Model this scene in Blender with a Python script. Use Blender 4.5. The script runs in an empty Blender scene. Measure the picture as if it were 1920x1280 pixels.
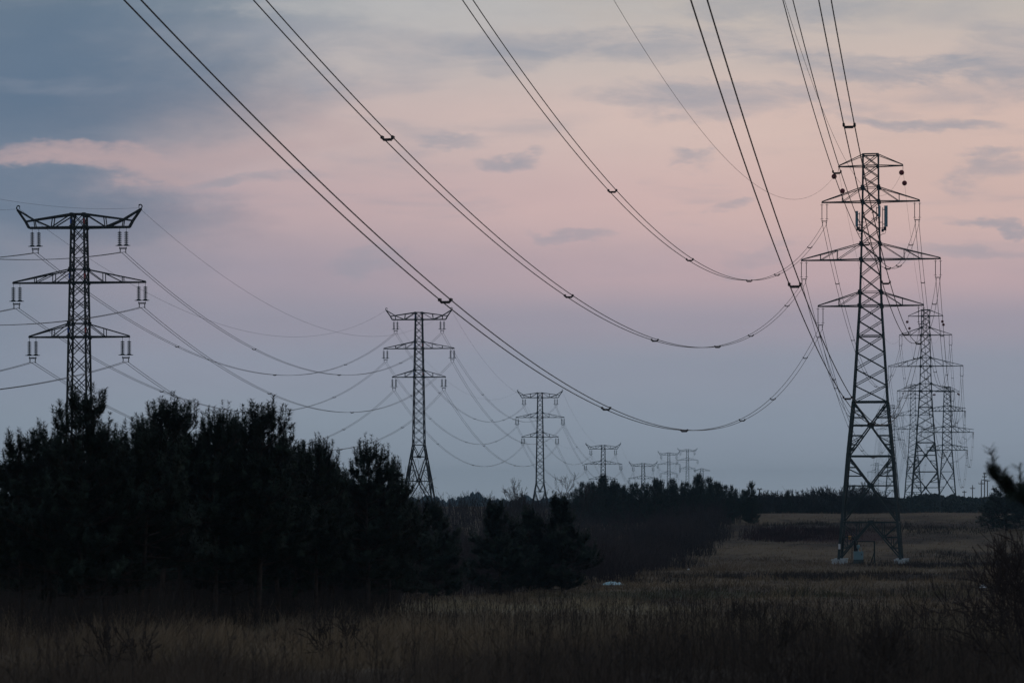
import bpy, math, random
import numpy as np
from mathutils import Vector, Matrix

rng = np.random.default_rng(7)
random.seed(7)
scene = bpy.context.scene
col = scene.collection

# ------------------------------------------------------------------ camera
F = 5333.333           # focal length in pixels of a 1920 wide picture (100 mm on 36 mm)
HZ = 945.0             # pixel row of the horizon
cam_data = bpy.data.cameras.new("camera")
cam_data.lens = 100.0
cam_data.sensor_width = 36.0
cam_data.shift_y = (HZ - 640.0) / 1920.0
cam_data.clip_start = 0.5
cam_data.clip_end = 30000.0
cam_data.dof.use_dof = True
cam_data.dof.focus_distance = 320.0
cam_data.dof.aperture_fstop = 3.2
cam = bpy.data.objects.new("camera", cam_data)
cam.rotation_euler = (math.radians(90), 0, 0)
col.objects.link(cam)
scene.camera = cam

scene.view_settings.view_transform = 'Standard'
scene.view_settings.look = 'None'
scene.view_settings.exposure = 0.0
scene.view_settings.gamma = 1.0
scene.cycles.use_denoising = True
scene.cycles.max_bounces = 5
scene.cycles.diffuse_bounces = 2
scene.cycles.glossy_bounces = 1
scene.cycles.transparent_max_bounces = 4
scene.cycles.volume_bounces = 0

def s2l(c):
    out = []
    for v in c:
        v = v / 255.0
        out.append(v / 12.92 if v <= 0.04045 else ((v + 0.055) / 1.055) ** 2.4)
    return tuple(out)

# ------------------------------------------------------------------ node helpers
class NG:
    def __init__(self, tree):
        self.t = tree
        self.n = tree.nodes
        self.l = tree.links
    def node(self, kind, **kw):
        nd = self.n.new(kind)
        for k, v in kw.items():
            setattr(nd, k, v)
        return nd
    def put(self, sock, v):
        if hasattr(v, 'is_linked'):
            self.l.new(v, sock)
        else:
            sock.default_value = v
    def m(self, op, a, b=0.0, c=0.0, clamp=False):
        nd = self.node('ShaderNodeMath', operation=op, use_clamp=clamp)
        self.put(nd.inputs[0], a); self.put(nd.inputs[1], b)
        if op in ('MULTIPLY_ADD',):
            self.put(nd.inputs[2], c)
        return nd.outputs[0]
    def ss(self, x, a, b):
        nd = self.node('ShaderNodeMapRange', interpolation_type='SMOOTHSTEP')
        self.put(nd.inputs['Value'], x)
        nd.inputs['From Min'].default_value = a
        nd.inputs['From Max'].default_value = b
        return nd.outputs['Result']
    def mix(self, f, a, b, blend='MIX'):
        nd = self.node('ShaderNodeMix', data_type='RGBA', blend_type=blend)
        self.put(nd.inputs[0], f)
        for s, v in ((nd.inputs[6], a), (nd.inputs[7], b)):
            if isinstance(v, tuple) and len(v) == 3:
                v = (*v, 1.0)
            self.put(s, v)
        return nd.outputs[2]
    def xyz(self, v):
        nd = self.node('ShaderNodeSeparateXYZ'); self.l.new(v, nd.inputs[0])
        return nd.outputs
    def vec(self, x, y, z=0.0):
        nd = self.node('ShaderNodeCombineXYZ')
        self.put(nd.inputs[0], x); self.put(nd.inputs[1], y); self.put(nd.inputs[2], z)
        return nd.outputs[0]
    def noise(self, v, scale, detail=4.0, rough=0.5, dist=0.0):
        nd = self.node('ShaderNodeTexNoise')
        if v is not None:
            self.l.new(v, nd.inputs['Vector'])
        nd.inputs['Scale'].default_value = scale
        nd.inputs['Detail'].default_value = detail
        nd.inputs['Roughness'].default_value = rough
        nd.inputs['Distortion'].default_value = dist
        return nd.outputs['Fac']
    def ramp(self, f, stops, interp='EASE'):
        nd = self.node('ShaderNodeValToRGB')
        cr = nd.color_ramp
        cr.interpolation = interp
        while len(cr.elements) < len(stops):
            cr.elements.new(0.5)
        for e, (p, c) in zip(cr.elements, stops):
            e.position = p
            e.color = (*c, 1.0)
        self.put(nd.inputs[0], f)
        return nd.outputs[0]

# ------------------------------------------------------------------ world: dusk sky with streaked clouds
SUN_EL, SUN_ROT = math.radians(2.0), math.radians(200.0)
world = bpy.data.worlds.new("World")
scene.world = world
world.use_nodes = True
wt = world.node_tree
for nd in list(wt.nodes):
    wt.nodes.remove(nd)
g = NG(wt)
tc = g.node('ShaderNodeTexCoord')
dx, dy, dz = g.xyz(tc.outputs['Generated'])
den = g.m('MAXIMUM', dy, 0.12)
U = g.m('MULTIPLY', g.m('DIVIDE', dx, den), 5.3333)      # about -0.96..0.96 over the view
V = g.m('MULTIPLY', g.m('DIVIDE', dz, den), 5.3333)      # 0 at the horizon, 0.945 at the top of the view
base_vec = g.vec(U, V)
# slow warp so that every cloud edge is ragged and stretched sideways
wv = g.vec(g.m('MULTIPLY', U, 2.4), g.m('MULTIPLY', V, 6.0), 1.7)
w1 = g.noise(wv, 1.0, 5.0, 0.55)
w2 = g.noise(g.vec(g.m('MULTIPLY', U, 2.4), g.m('MULTIPLY', V, 6.0), 9.3), 1.0, 5.0, 0.55)
w3 = g.noise(g.vec(g.m('MULTIPLY', U, 9.0), g.m('MULTIPLY', V, 22.0), 4.1), 1.0, 4.0, 0.6)
UW = g.m('ADD', U, g.m('ADD', g.m('MULTIPLY', g.m('SUBTRACT', w1, 0.5), 0.34), g.m('MULTIPLY', g.m('SUBTRACT', w3, 0.5), 0.15)))
VW = g.m('ADD', V, g.m('ADD', g.m('MULTIPLY', g.m('SUBTRACT', w2, 0.5), 0.16), g.m('MULTIPLY', g.m('SUBTRACT', w3, 0.5), 0.060)))
def px(x, y):
    return ((x - 960.0) / 1000.0, (945.0 - y) / 1000.0)
right = g.ramp(V, [(0.0, s2l((156, 168, 181))), (0.14, s2l((147, 158, 173))), (0.26, s2l((149, 155, 170))),
                   (0.34, s2l((163, 157, 170))), (0.43, s2l((193, 170, 175))), (0.56, s2l((213, 184, 181))),
                   (0.72, s2l((219, 195, 187))), (0.84, s2l((206, 192, 185))), (0.95, s2l((194, 186, 180)))])
left = g.ramp(V, [(0.0, s2l((153, 166, 179))), (0.14, s2l((145, 157, 171))), (0.26, s2l((149, 155, 171))),
                  (0.34, s2l((153, 152, 167))), (0.43, s2l((164, 156, 169))), (0.56, s2l((189, 169, 174))),
                  (0.72, s2l((195, 178, 178))), (0.84, s2l((186, 181, 183))), (0.95, s2l((178, 182, 186)))])
sky = g.mix(g.ss(UW, -0.75, 0.55), left, right)
far_left = g.ramp(V, [(0.0, s2l((148, 161, 175))), (0.14, s2l((140, 153, 168))), (0.26, s2l((134, 146, 163))),
                      (0.36, s2l((129, 142, 159))), (0.50, s2l((122, 135, 153))), (0.64, s2l((110, 128, 149))),
                      (0.80, s2l((102, 122, 144))), (0.95, s2l((102, 121, 140)))])
edge_l = g.m('ADD', UW, g.m('MULTIPLY', g.m('SUBTRACT', V, 0.6), -0.45))
sky = g.mix(g.m('MULTIPLY', g.m('SUBTRACT', 1.0, g.ss(edge_l, -1.02, -0.38)), 0.92), sky, far_left)
# warm glow towards the right
gl = g.m('MULTIPLY', g.ss(UW, 0.1, 0.9), g.m('MULTIPLY', g.ss(V, 0.40, 0.62), g.m('SUBTRACT', 1.0, g.ss(V, 0.72, 0.95))))
sky = g.mix(g.m('MULTIPLY', gl, 0.55), sky, s2l((212, 184, 174)))
wisp = g.noise(g.vec(g.m('MULTIPLY', U, 5.0), g.m('MULTIPLY', V, 19.0), 7.7), 1.0, 9.0, 0.66, 0.6)
broad = g.noise(g.vec(g.m('MULTIPLY', U, 2.2), g.m('MULTIPLY', V, 7.0), 2.2), 1.0, 7.0, 0.6, 0.4)
def blob(x, y, rx, ry, tilt=0.0, kw=1.2, kb=1.4, lo=-0.4, hi=1.7):
    """a cloud patch: an oval field broken up by the streaked noise, so that it has no outline of its own"""
    cu, cv = px(x, y)
    du = g.m('SUBTRACT', UW, cu)
    dv = g.m('SUBTRACT', g.m('SUBTRACT', VW, cv), g.m('MULTIPLY', du, tilt))
    a = g.m('DIVIDE', du, rx / 1000.0); b = g.m('DIVIDE', dv, ry / 1000.0)
    d = g.m('ADD', g.m('MULTIPLY', a, a), g.m('MULTIPLY', b, b))
    d = g.m('SUBTRACT', d, g.m('MULTIPLY', g.m('SUBTRACT', wisp, 0.5), kw * 2.0))
    d = g.m('SUBTRACT', d, g.m('MULTIPLY', g.m('SUBTRACT', broad, 0.5), kb))
    return g.m('SUBTRACT', 1.0, g.ss(d, lo, hi))
def over(c, strength, mask):
    global sky
    sky = g.mix(g.m('MULTIPLY', mask, strength), sky, c)
BLUE = s2l((94, 116, 140)); BLUE2 = s2l((142, 151, 166)); PINK = s2l((188, 166, 168)); PALE = s2l((190, 188, 188))
over(BLUE, 0.62, blob(40, 130, 420, 160, 0.03, 0.25, 0.7))
over(BLUE, 0.45, blob(260, 190, 360, 85, 0.07, 0.4, 0.8))
over(BLUE, 0.35, blob(380, 50, 330, 110, 0.1, 0.4, 0.8))
over(BLUE, 0.55, blob(60, 385, 400, 58, -0.12, 0.4, 0.7))
over(PINK, 0.62, blob(60, 292, 150, 16, 0.02, 0.7, 0.5))
over(PINK, 0.80, blob(190, 300, 190, 22, -0.02, 0.7, 0.5))
over(PINK, 0.60, blob(250, 322, 300, 14, -0.10, 0.7, 0.5))
over(PINK, 0.60, blob(430, 285, 220, 42, 0.16, 0.7, 0.7))
over(PALE, 0.65, blob(800, 20, 330, 34, 0.02))
for (x, y, rx, ry, tl, st) in [(760, 80, 300, 26, 0.03, .45), (1120, 78, 230, 26, 0.0, .62), (1330, 205, 150, 26, -0.08, .72),
                               (1500, 195, 140, 14, -0.06, .4), (1700, 128, 250, 18, -0.08, .78), (1900, 130, 110, 44, 0.1, .6), (1700, 240, 120, 10, -0.02, .72),
                               (1480, 5, 150, 20, 0, .55), (830, 268, 60, 9, -0.1, .62), (935, 315, 50, 10, 0.03, .75), (1283, 298, 36, 14, -0.1, .85),
                               (1840, 325, 40, 22, 0.0, .6), (1840, 293, 50, 6, 0.0, .45), (500, 345, 95, 11, 0.0, .6), (1085, 426, 36, 8, 0.0, .5),
                               (1372, 385, 32, 8, 0.1, .55), (1895, 405, 50, 8, -0.05, .75), (700, 498, 60, 16, 0.1, .45),
                               (960, 120, 60, 18, 0.2, .45), (1410, 490, 50, 10, 0.0, .35), (1780, 465, 130, 10, 0.08, .45), (620, 170, 60, 14, 0.2, .4)]:
    over(BLUE2, st * 0.85, blob(x, y, rx * 1.2, ry * 1.3, tl, 2.4, 0.8, -0.8, 2.2))
# faint overall streaks
st_n = g.noise(g.vec(g.m('MULTIPLY', U, 1.6), g.m('MULTIPLY', V, 9.0), 20.0), 1.5, 6.0, 0.55, 0.4)
stm = g.m('MULTIPLY', g.ss(st_n, 0.50, 0.75), g.ss(V, 0.35, 0.6))
over(s2l((150, 155, 168)), 0.40, stm)
fine = g.noise(g.vec(g.m('MULTIPLY', U, 6.0), g.m('MULTIPLY', V, 20.0), 3.0), 1.0, 5.0, 0.6)
sky = g.mix(1.0, sky, g.mix(fine, (0.96, 0.965, 0.97), (1.035, 1.03, 1.03)), 'MULTIPLY')
# overhead and behind, the dome darkens
sky = g.mix(g.ss(V, 1.0, 4.5), sky, s2l((104, 113, 127)))
nis = g.node('ShaderNodeTexSky', sky_type='NISHITA')
nis.sun_disc = False
nis.sun_elevation = SUN_EL
nis.sun_rotation = SUN_ROT
nis_c = g.mix(1.0, nis.outputs[0], (0.05, 0.05, 0.05), 'MULTIPLY')
final = g.mix(0.03, sky, nis_c)
bg = g.node('ShaderNodeBackground')
g.l.new(final, bg.inputs['Color'])
bg.inputs['Strength'].default_value = 1.0
wo = g.node('ShaderNodeOutputWorld')
g.l.new(bg.outputs[0], wo.inputs['Surface'])

# ------------------------------------------------------------------ the last trace of the sun, behind the camera
sl = bpy.data.lights.new("sun", 'SUN')
sl.energy = 0.03
sl.angle = math.radians(20)
sl.color = (1.0, 0.86, 0.78)
so = bpy.data.objects.new("sun", sl)
sd = Vector((math.sin(SUN_ROT) * math.cos(SUN_EL), math.cos(SUN_ROT) * math.cos(SUN_EL), math.sin(SUN_EL)))
so.rotation_euler = (-sd).to_track_quat('-Z', 'Y').to_euler()
so.location = (0, -50, 60)
col.objects.link(so)

# ------------------------------------------------------------------ object helpers
def tag(o, label=None, cat=None, group=None, kind=None):
    if label: o['label'] = label
    if cat: o['category'] = cat
    if group: o['group'] = group
    if kind: o['kind'] = kind
    return o
def empty(name, loc, rz=0.0):
    o = bpy.data.objects.new(name, None)
    o.empty_display_size = 0.5
    o.location = loc
    o.rotation_euler = (0, 0, rz)
    col.objects.link(o)
    return o
def link(name, me, parent=None, loc=None):
    o = bpy.data.objects.new(name, me)
    if loc is not None:
        o.location = loc
    if parent is not None:
        o.parent = parent
    col.objects.link(o)
    return o
def copy_tree(o, parent=None):
    c = o.copy()
    col.objects.link(c)
    c.parent = parent
    for ch in list(o.children):
        copy_tree(ch, c)
    return c

class MB:
    """collects shapes, then becomes one mesh"""
    def __init__(self):
        self.v = []
        self.f = []
    def add(self, vs, fs):
        b = len(self.v)
        self.v.extend([tuple(p) for p in vs])
        self.f.extend([tuple(i + b for i in q) for q in fs])
    def bar(self, p, q, w, h=None):
        h = h or w
        p = Vector(p); q = Vector(q)
        d = q - p
        if d.length < 1e-5: return
        d.normalize()
        up = Vector((0, 0, 1)) if abs(d.z) < 0.95 else Vector((0, 1, 0))
        s = d.cross(up).normalized() * (w / 2)
        t = s.cross(d).normalized() * (h / 2)
        vs = [p + s + t, p - s + t, p - s - t, p + s - t, q + s + t, q - s + t, q - s - t, q + s - t]
        self.add(vs, [(0, 1, 2, 3), (7, 6, 5, 4), (0, 4, 5, 1), (1, 5, 6, 2), (2, 6, 7, 3), (3, 7, 4, 0)])
    def angle(self, p, q, w, t=0.025):
        """an L profile steel angle: two thin plates meeting at a corner"""
        p = Vector(p); q = Vector(q)
        d = (q - p).normalized()
        up = Vector((0, 0, 1)) if abs(d.z) < 0.95 else Vector((0, 1, 0))
        s = d.cross(up).normalized()
        n = s.cross(d).normalized()
        self.bar(p + n * w * 0.5, q + n * w * 0.5, t, w) if abs(d.z) < 0.95 else self.bar(p, q, w, w)
        if abs(d.z) < 0.95:
            self.bar(p + s * w * 0.5, q + s * w * 0.5, w, t)
    def box(self, c, sx, sy, sz, top=1.0):
        x, y, z = c
        a, b, h = sx / 2, sy / 2, sz / 2
        vs = [(x - a, y - b, z - h), (x + a, y - b, z - h), (x + a, y + b, z - h), (x - a, y + b, z - h),
              (x - a * top, y - b * top, z + h), (x + a * top, y - b * top, z + h), (x + a * top, y + b * top, z + h), (x - a * top, y + b * top, z + h)]
        self.add(vs, [(3, 2, 1, 0), (4, 5, 6, 7), (0, 1, 5, 4), (1, 2, 6, 5), (2, 3, 7, 6), (3, 0, 4, 7)])
    def tube(self, pts, r, n=6, r1=None):
        pts = [Vector(p) for p in pts]
        r1 = r if r1 is None else r1
        m = len(pts)
        vs, fs = [], []
        for i, p in enumerate(pts):
            d = (pts[min(i + 1, m - 1)] - pts[max(i - 1, 0)])
            d.normalize()
            up = Vector((0, 0, 1)) if abs(d.z) < 0.92 else Vector((1, 0, 0))
            s = d.cross(up).normalized(); t = s.cross(d)
            rr = r + (r1 - r) * i / max(m - 1, 1)
            for k in range(n):
                a = 2 * math.pi * k / n
                vs.append(p + s * math.cos(a) * rr + t * math.sin(a) * rr)
        for i in range(m - 1):
            for k in range(n):
                k2 = (k + 1) % n
                fs.append((i * n + k, i * n + k2, (i + 1) * n + k2, (i + 1) * n + k))
        fs.append(tuple(range(n - 1, -1, -1)))
        fs.append(tuple((m - 1) * n + k for k in range(n)))
        self.add(vs, fs)
    def lathe(self, prof, c, n=10):
        """prof: (r, z) from top to bottom round a vertical axis at c"""
        vs, fs = [], []
        for (r, z) in prof:
            for k in range(n):
                a = 2 * math.pi * k / n
                vs.append((c[0] + r * math.cos(a), c[1] + r * math.sin(a), c[2] + z))
        m = len(prof)
        for i in range(m - 1):
            for k in range(n):
                k2 = (k + 1) % n
                fs.append((i * n + k, (i + 1) * n + k, (i + 1) * n + k2, i * n + k2))
        self.add(vs, fs)
    def mesh(self, name, mat):
        me = bpy.data.meshes.new(name)
        me.from_pydata(self.v, [], self.f)
        me.materials.append(mat)
        me.update()
        return me
    def build(self, name, mat, parent=None, loc=None):
        return link(name, self.mesh(name, mat), parent, loc)

def np_mesh(name, verts, tris, mat, smooth=False):
    verts = np.ascontiguousarray(verts, dtype=np.float32)
    tris = np.ascontiguousarray(tris, dtype=np.int32)
    k = tris.shape[1]
    me = bpy.data.meshes.new(name)
    me.vertices.add(len(verts)); me.vertices.foreach_set('co', verts.ravel())
    me.loops.add(tris.size); me.loops.foreach_set('vertex_index', tris.ravel())
    me.polygons.add(len(tris))
    me.polygons.foreach_set('loop_start', np.arange(0, tris.size, k, dtype=np.int32))
    me.polygons.foreach_set('loop_total', np.full(len(tris), k, dtype=np.int32))
    if smooth:
        me.polygons.foreach_set('use_smooth', np.ones(len(tris), dtype=bool))
    me.materials.append(mat)
    me.update(calc_edges=True)
    return me

# ------------------------------------------------------------------ materials
def new_mat(name):
    m = bpy.data.materials.new(name)
    m.use_nodes = True
    for nd in list(m.node_tree.nodes):
        m.node_tree.nodes.remove(nd)
    gg = NG(m.node_tree)
    out = gg.node('ShaderNodeOutputMaterial')
    bs = gg.node('ShaderNodeBsdfPrincipled')
    gg.l.new(bs.outputs[0], out.inputs['Surface'])
    return m, gg, bs
def simple(name, c1, c2, scale, rough=0.8, metal=0.0, detail=4.0, spec=0.3):
    m, gg, bs = new_mat(name)
    t = gg.node('ShaderNodeTexCoord')
    f = gg.noise(t.outputs['Object'], scale, detail, 0.6)
    gg.l.new(gg.mix(gg.ss(f, 0.35, 0.65), c1, c2), bs.inputs['Base Color'])
    bs.inputs['Roughness'].default_value = rough
    bs.inputs['Metallic'].default_value = metal
    bs.inputs['Specular IOR Level'].default_value = spec
    return m
M = {}
M['steel'] = simple('galvanised_steel_dark', (0.026, 0.044, 0.046), (0.045, 0.066, 0.068), 0.7, 0.65, 0.0)
M['steel_old'] = simple('weathered_steel', (0.018, 0.022, 0.022), (0.032, 0.034, 0.033), 0.7, 0.7, 0.0)
M['wire'] = simple('aluminium_conductor', (0.045, 0.040, 0.04), (0.06, 0.055, 0.055), 0.5, 0.6)
M['insul'] = simple('glazed_insulator', (0.05, 0.075, 0.08), (0.07, 0.09, 0.095), 3.0, 0.35)
M['poly'] = simple('polymer_insulator', (0.07, 0.06, 0.06), (0.09, 0.08, 0.08), 3.0, 0.5)
M['red'] = simple('red_marker_paint', (0.16, 0.022, 0.028), (0.22, 0.03, 0.035), 2.0, 0.6)
M['redplate'] = simple('red_plate_paint', (0.35, 0.05, 0.05), (0.4, 0.06, 0.06), 2.0, 0.6)
M['blueplate'] = simple('blue_plate_paint', (0.03, 0.09, 0.35), (0.04, 0.10, 0.4), 2.0, 0.6)
M['concrete'] = simple('concrete', (0.50, 0.58, 0.60), (0.64, 0.70, 0.71), 2.5, 0.9)
M['cabinet'] = simple('cabinet_grey_paint', (0.20, 0.34, 0.38), (0.25, 0.39, 0.43), 1.2, 0.5)
M['cabinet_dark'] = simple('cabinet_plinth_paint', (0.06, 0.09, 0.095), (0.08, 0.11, 0.115), 1.2, 0.6)
M['panel'] = simple('antenna_radome', (0.14, 0.27, 0.32), (0.17, 0.30, 0.35), 1.0, 0.5)
M['black'] = simple('black_plastic', (0.015, 0.017, 0.02), (0.025, 0.027, 0.03), 2.0, 0.6)
M['white'] = simple('white_enamel', (0.72, 0.74, 0.76), (0.8, 0.82, 0.83), 3.0, 0.5)
M['orange'] = simple('orange_paint', (0.55, 0.27, 0.05), (0.6, 0.32, 0.08), 3.0, 0.6)
M['wood'] = simple('weathered_wood', (0.07, 0.06, 0.05), (0.11, 0.09, 0.075), 2.0, 0.85)
M['tarp'] = simple('pale_blue_plastic', (0.42, 0.68, 0.72), (0.6, 0.8, 0.82), 2.0, 0.45)
M['bark'] = simple('pine_bark', (0.045, 0.036, 0.030), (0.085, 0.066, 0.054), 2.5, 0.95)
M['needle'] = simple('pine_needles', (0.018, 0.034, 0.024), (0.042, 0.060, 0.038), 0.9, 0.75, 0.0, 6.0)
M['twig'] = simple('bare_twigs', (0.040, 0.031, 0.030), (0.075, 0.058, 0.052), 0.4, 0.95)
M['thicket'] = simple('thicket_twigs', (0.045, 0.034, 0.036), (0.080, 0.062, 0.060), 0.05, 0.95)
M['scrub'] = simple('far_scrub', (0.035, 0.036, 0.034), (0.060, 0.056, 0.050), 0.08, 0.95)
M['wood_far'] = simple('far_woodland_foliage', (0.030, 0.040, 0.032), (0.055, 0.06, 0.045), 0.03, 0.95)
M['weed'] = simple('dead_weed_stalks', (0.045, 0.037, 0.032), (0.085, 0.068, 0.056), 0.5, 0.95)
M['leafdry'] = simple('dry_brown_leaves', (0.05, 0.034, 0.026), (0.09, 0.06, 0.042), 1.0, 0.9)
M['wall'] = simple('pale_wall_paint', (0.5, 0.55, 0.58), (0.58, 0.62, 0.64), 0.6, 0.8)
M['roof'] = simple('grey_roof', (0.28, 0.30, 0.32), (0.34, 0.36, 0.38), 0.8, 0.8)

def field_colour(gg, bright):
    """the same patches of straw, brown and russet growth, plus a painted darkening of the foreground, for the soil and the grass on it, by place"""
    geo = gg.node('ShaderNodeNewGeometry')
    P = geo.outputs['Position']
    x, y, z = gg.xyz(P)
    flat = gg.vec(gg.m('MULTIPLY', x, 1.0), gg.m('MULTIPLY', y, 0.45), 0.0)
    n1 = gg.noise(flat, 0.055, 6.0, 0.62, 0.6)
    n2 = gg.noise(flat, 0.23, 5.0, 0.6, 0.2)
    n3 = gg.noise(P, 3.0, 3.0, 0.6)
    c = gg.mix(gg.ss(n1, 0.34, 0.56), (0.115, 0.088, 0.068), (0.305, 0.232, 0.150))
    c = gg.mix(gg.m('MULTIPLY', gg.ss(n2, 0.50, 0.68), 0.6), c, (0.085, 0.062, 0.054))
    def patch(c, cx, cy, rx, ry, colour, st=1.0):
        a = gg.m('DIVIDE', gg.m('SUBTRACT', x, cx), rx)
        b = gg.m('DIVIDE', gg.m('SUBTRACT', y, cy), ry)
        d = gg.m('ADD', gg.m('ADD', gg.m('MULTIPLY', a, a), gg.m('MULTIPLY', b, b)), gg.m('MULTIPLY', gg.m('SUBTRACT', n2, 0.5), 2.4))
        return gg.mix(gg.m('MULTIPLY', gg.m('SUBTRACT', 1.0, gg.ss(d, 0.5, 1.5)), st), c, colour)
    c = patch(c, 5.0, 36, 60, 15, (0.125, 0.10, 0.08), 0.85)  # lens vignetting at the bottom of the view, painted into the near ground colour
    c = patch(c, 9.0, 48, 9, 26, (0.10, 0.082, 0.068), 0.8)
    c = patch(c, 1.0, 158, 10, 13, (0.42, 0.35, 0.23))
    c = patch(c, 16.0, 190, 14, 9, (0.085, 0.095, 0.05), 0.7)
    c = patch(c, 23.0, 295, 15, 32, (0.235, 0.178, 0.122))
    c = patch(c, 50.0, 505, 60, 16, (0.28, 0.212, 0.148))
    c = patch(c, 45.0, 448, 50, 14, (0.075, 0.055, 0.052), 0.8)
    c = patch(c, 52.0, 300, 16, 16, (0.062, 0.048, 0.046), 0.9)
    c = patch(c, 30.0, 255, 22, 9, (0.075, 0.058, 0.052), 0.8)
    c = patch(c, 10.0, 95, 10, 16, (0.22, 0.175, 0.115), 0.6)
    c = patch(c, 6.0, 105, 16, 22, (0.30, 0.25, 0.175), 0.7)
    c = patch(c, 12.0, 128, 22, 9, (0.10, 0.08, 0.066), 0.6)
    c = patch(c, 35.0, 280, 13, 9, (0.27, 0.215, 0.145), 0.8)
    # a russet patch of bramble on the slope behind the tall pylon
    a = gg.m('DIVIDE', gg.m('SUBTRACT', x, 45.0), 11.0)
    b = gg.m('DIVIDE', gg.m('SUBTRACT', y, 415.0), 26.0)
    d = gg.m('ADD', gg.m('ADD', gg.m('MULTIPLY', a, a), gg.m('MULTIPLY', b, b)), gg.m('MULTIPLY', gg.m('SUBTRACT', n2, 0.5), 2.0))
    c = gg.mix(gg.m('SUBTRACT', 1.0, gg.ss(d, 0.6, 1.4)), c, (0.075, 0.036, 0.036))
    c = gg.mix(1.0, c, gg.mix(n3, (0.75 * bright,) * 3, (1.25 * bright,) * 3), 'MULTIPLY')
    return c
for nm, br in (('soil', 0.62), ('grass', 1.0)):
    m, gg, bs = new_mat('field_' + nm)
    gg.l.new(field_colour(gg, br), bs.inputs['Base Color'])
    bs.inputs['Roughness'].default_value = 0.95
    bs.inputs['Specular IOR Level'].default_value = 0.1
    M[nm] = m

# ------------------------------------------------------------------ terrain
_yy = np.arange(-400, 9500, 4.0)
_L = np.interp(_yy, [-400, 0, 40, 110, 150, 200, 320, 420, 520, 608, 700, 889, 1152, 1440, 1870, 2025, 2300, 9500],
               [-1.7, -1.7, -2.7, -4.9, -5.8, -6.4, -8.9, -7.0, -2.5, -0.3, -1.0, -7.0, -18, -21, -7.4, -2.3, -9, -28])
_R = np.interp(_yy, [-400, 0, 40, 110, 150, 200, 320, 400, 500, 530, 596, 700, 890, 1090, 1370, 1500, 1650, 2200, 9500],
               [-1.7, -1.7, -2.7, -4.9, -5.8, -6.2, -6.6, -4.9, -1.7, -1.6, -5.1, -5.0, 0.0, 0.0, 2.3, -5, -22, -24, -28])
_k = np.hanning(13); _k /= _k.sum()
_L = np.convolve(np.pad(_L, 6, 'edge'), _k, 'valid'); _R = np.convolve(np.pad(_R, 6, 'edge'), _k, 'valid')
def ground(x, y):
    x = np.asarray(x, dtype=float); y = np.asarray(y, dtype=float)
    xa = -80.8 + 0.1 * y; xb = -13.5 + 0.168 * y
    u = np.clip((x - xa) / np.maximum(xb - xa, 1.0), 0, 1)
    u = u * u * (3 - 2 * u)
    z = np.interp(y, _yy, _L) * (1 - u) + np.interp(y, _yy, _R) * u
    b = np.clip(y / 60.0, 0, 1)
    z = z + b * (0.16 * np.sin(x * 0.21 + 1.3 * np.sin(y * 0.05)) * np.sin(y * 0.13 + 0.5) + 0.07 * np.sin(x * 0.7 + y * 0.31) * np.sin(y * 0.5 - x * 0.2))
    return z
def gz(x, y):
    return float(ground(x, y))
def at(pxx, y):
    """ground distance y under picture column pxx"""
    x = (pxx - 960.0) * y / F
    return x, y, gz(x, y)
ys = np.concatenate([np.arange(-300, 0, 20), np.arange(0, 120, 1.5), np.arange(120, 620, 4), np.arange(620, 2400, 25), np.geomspace(2400, 4200, 30)])
us = np.linspace(-1, 1, 201)
us = np.sign(us) * np.abs(us) ** 1.5
YY, UU = np.meshgrid(ys, us, indexing='ij')
XX = UU * (120 + 0.75 * np.abs(YY))
ZZ = ground(XX, YY)
nv, nu = YY.shape
idx = np.arange(nv * nu).reshape(nv, nu)
quads = np.stack([idx[:-1, :-1], idx[:-1, 1:], idx[1:, 1:], idx[1:, :-1]], -1).reshape(-1, 4)
gme = np_mesh('field_ground', np.stack([XX, YY, ZZ], -1).reshape(-1, 3), quads, M['soil'], True)
tag(link('field_ground', gme), kind='structure')

# ------------------------------------------------------------------ pylons
def interp_prof(prof):
    zs = [p[0] for p in prof]; ws = [p[1] for p in prof]
    return lambda z: float(np.interp(z, zs, ws))
FACES = [((-1, -1), (1, -1)), ((1, -1), (1, 1)), ((1, 1), (-1, 1)), ((-1, 1), (-1, -1))]
def corner(hw, z, c):
    return Vector((c[0] * hw(z), c[1] * hw(z), z))
def lerp(a, b, t):
    return a + (b - a) * t
def plate(mb, p, face, r):
    """gusset plate lying in a face of the tower"""
    ax = 'y' if face[0][1] == face[1][1] else 'x'
    if ax == 'y':
        mb.box(p, 2 * r, 0.05, 2 * r)
    else:
        mb.box(p, 0.05, 2 * r, 2 * r)
def lattice(mb, hw, levels, wl, wb, rings=(), wr=None):
    for a, b in zip(levels[:-1], levels[1:]):
        for c in ((-1, -1), (1, -1), (1, 1), (-1, 1)):
            mb.bar(corner(hw, a, c), corner(hw, b, c), wl(a))
        for k, (c, d) in enumerate(FACES):
            n = Vector((0, c[1], 0)) if c[1] == d[1] else Vector((c[0], 0, 0))
            mb.bar(corner(hw, a, c) + n * 0.03, corner(hw, b, d) + n * 0.03, wb, wb)
            mb.bar(corner(hw, a, d) - n * 0.05, corner(hw, b, c) - n * 0.05, wb, wb)
    for z in rings:
        for c, d in FACES:
            mb.bar(corner(hw, z, c), corner(hw, z, d), wr or wb)

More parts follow.
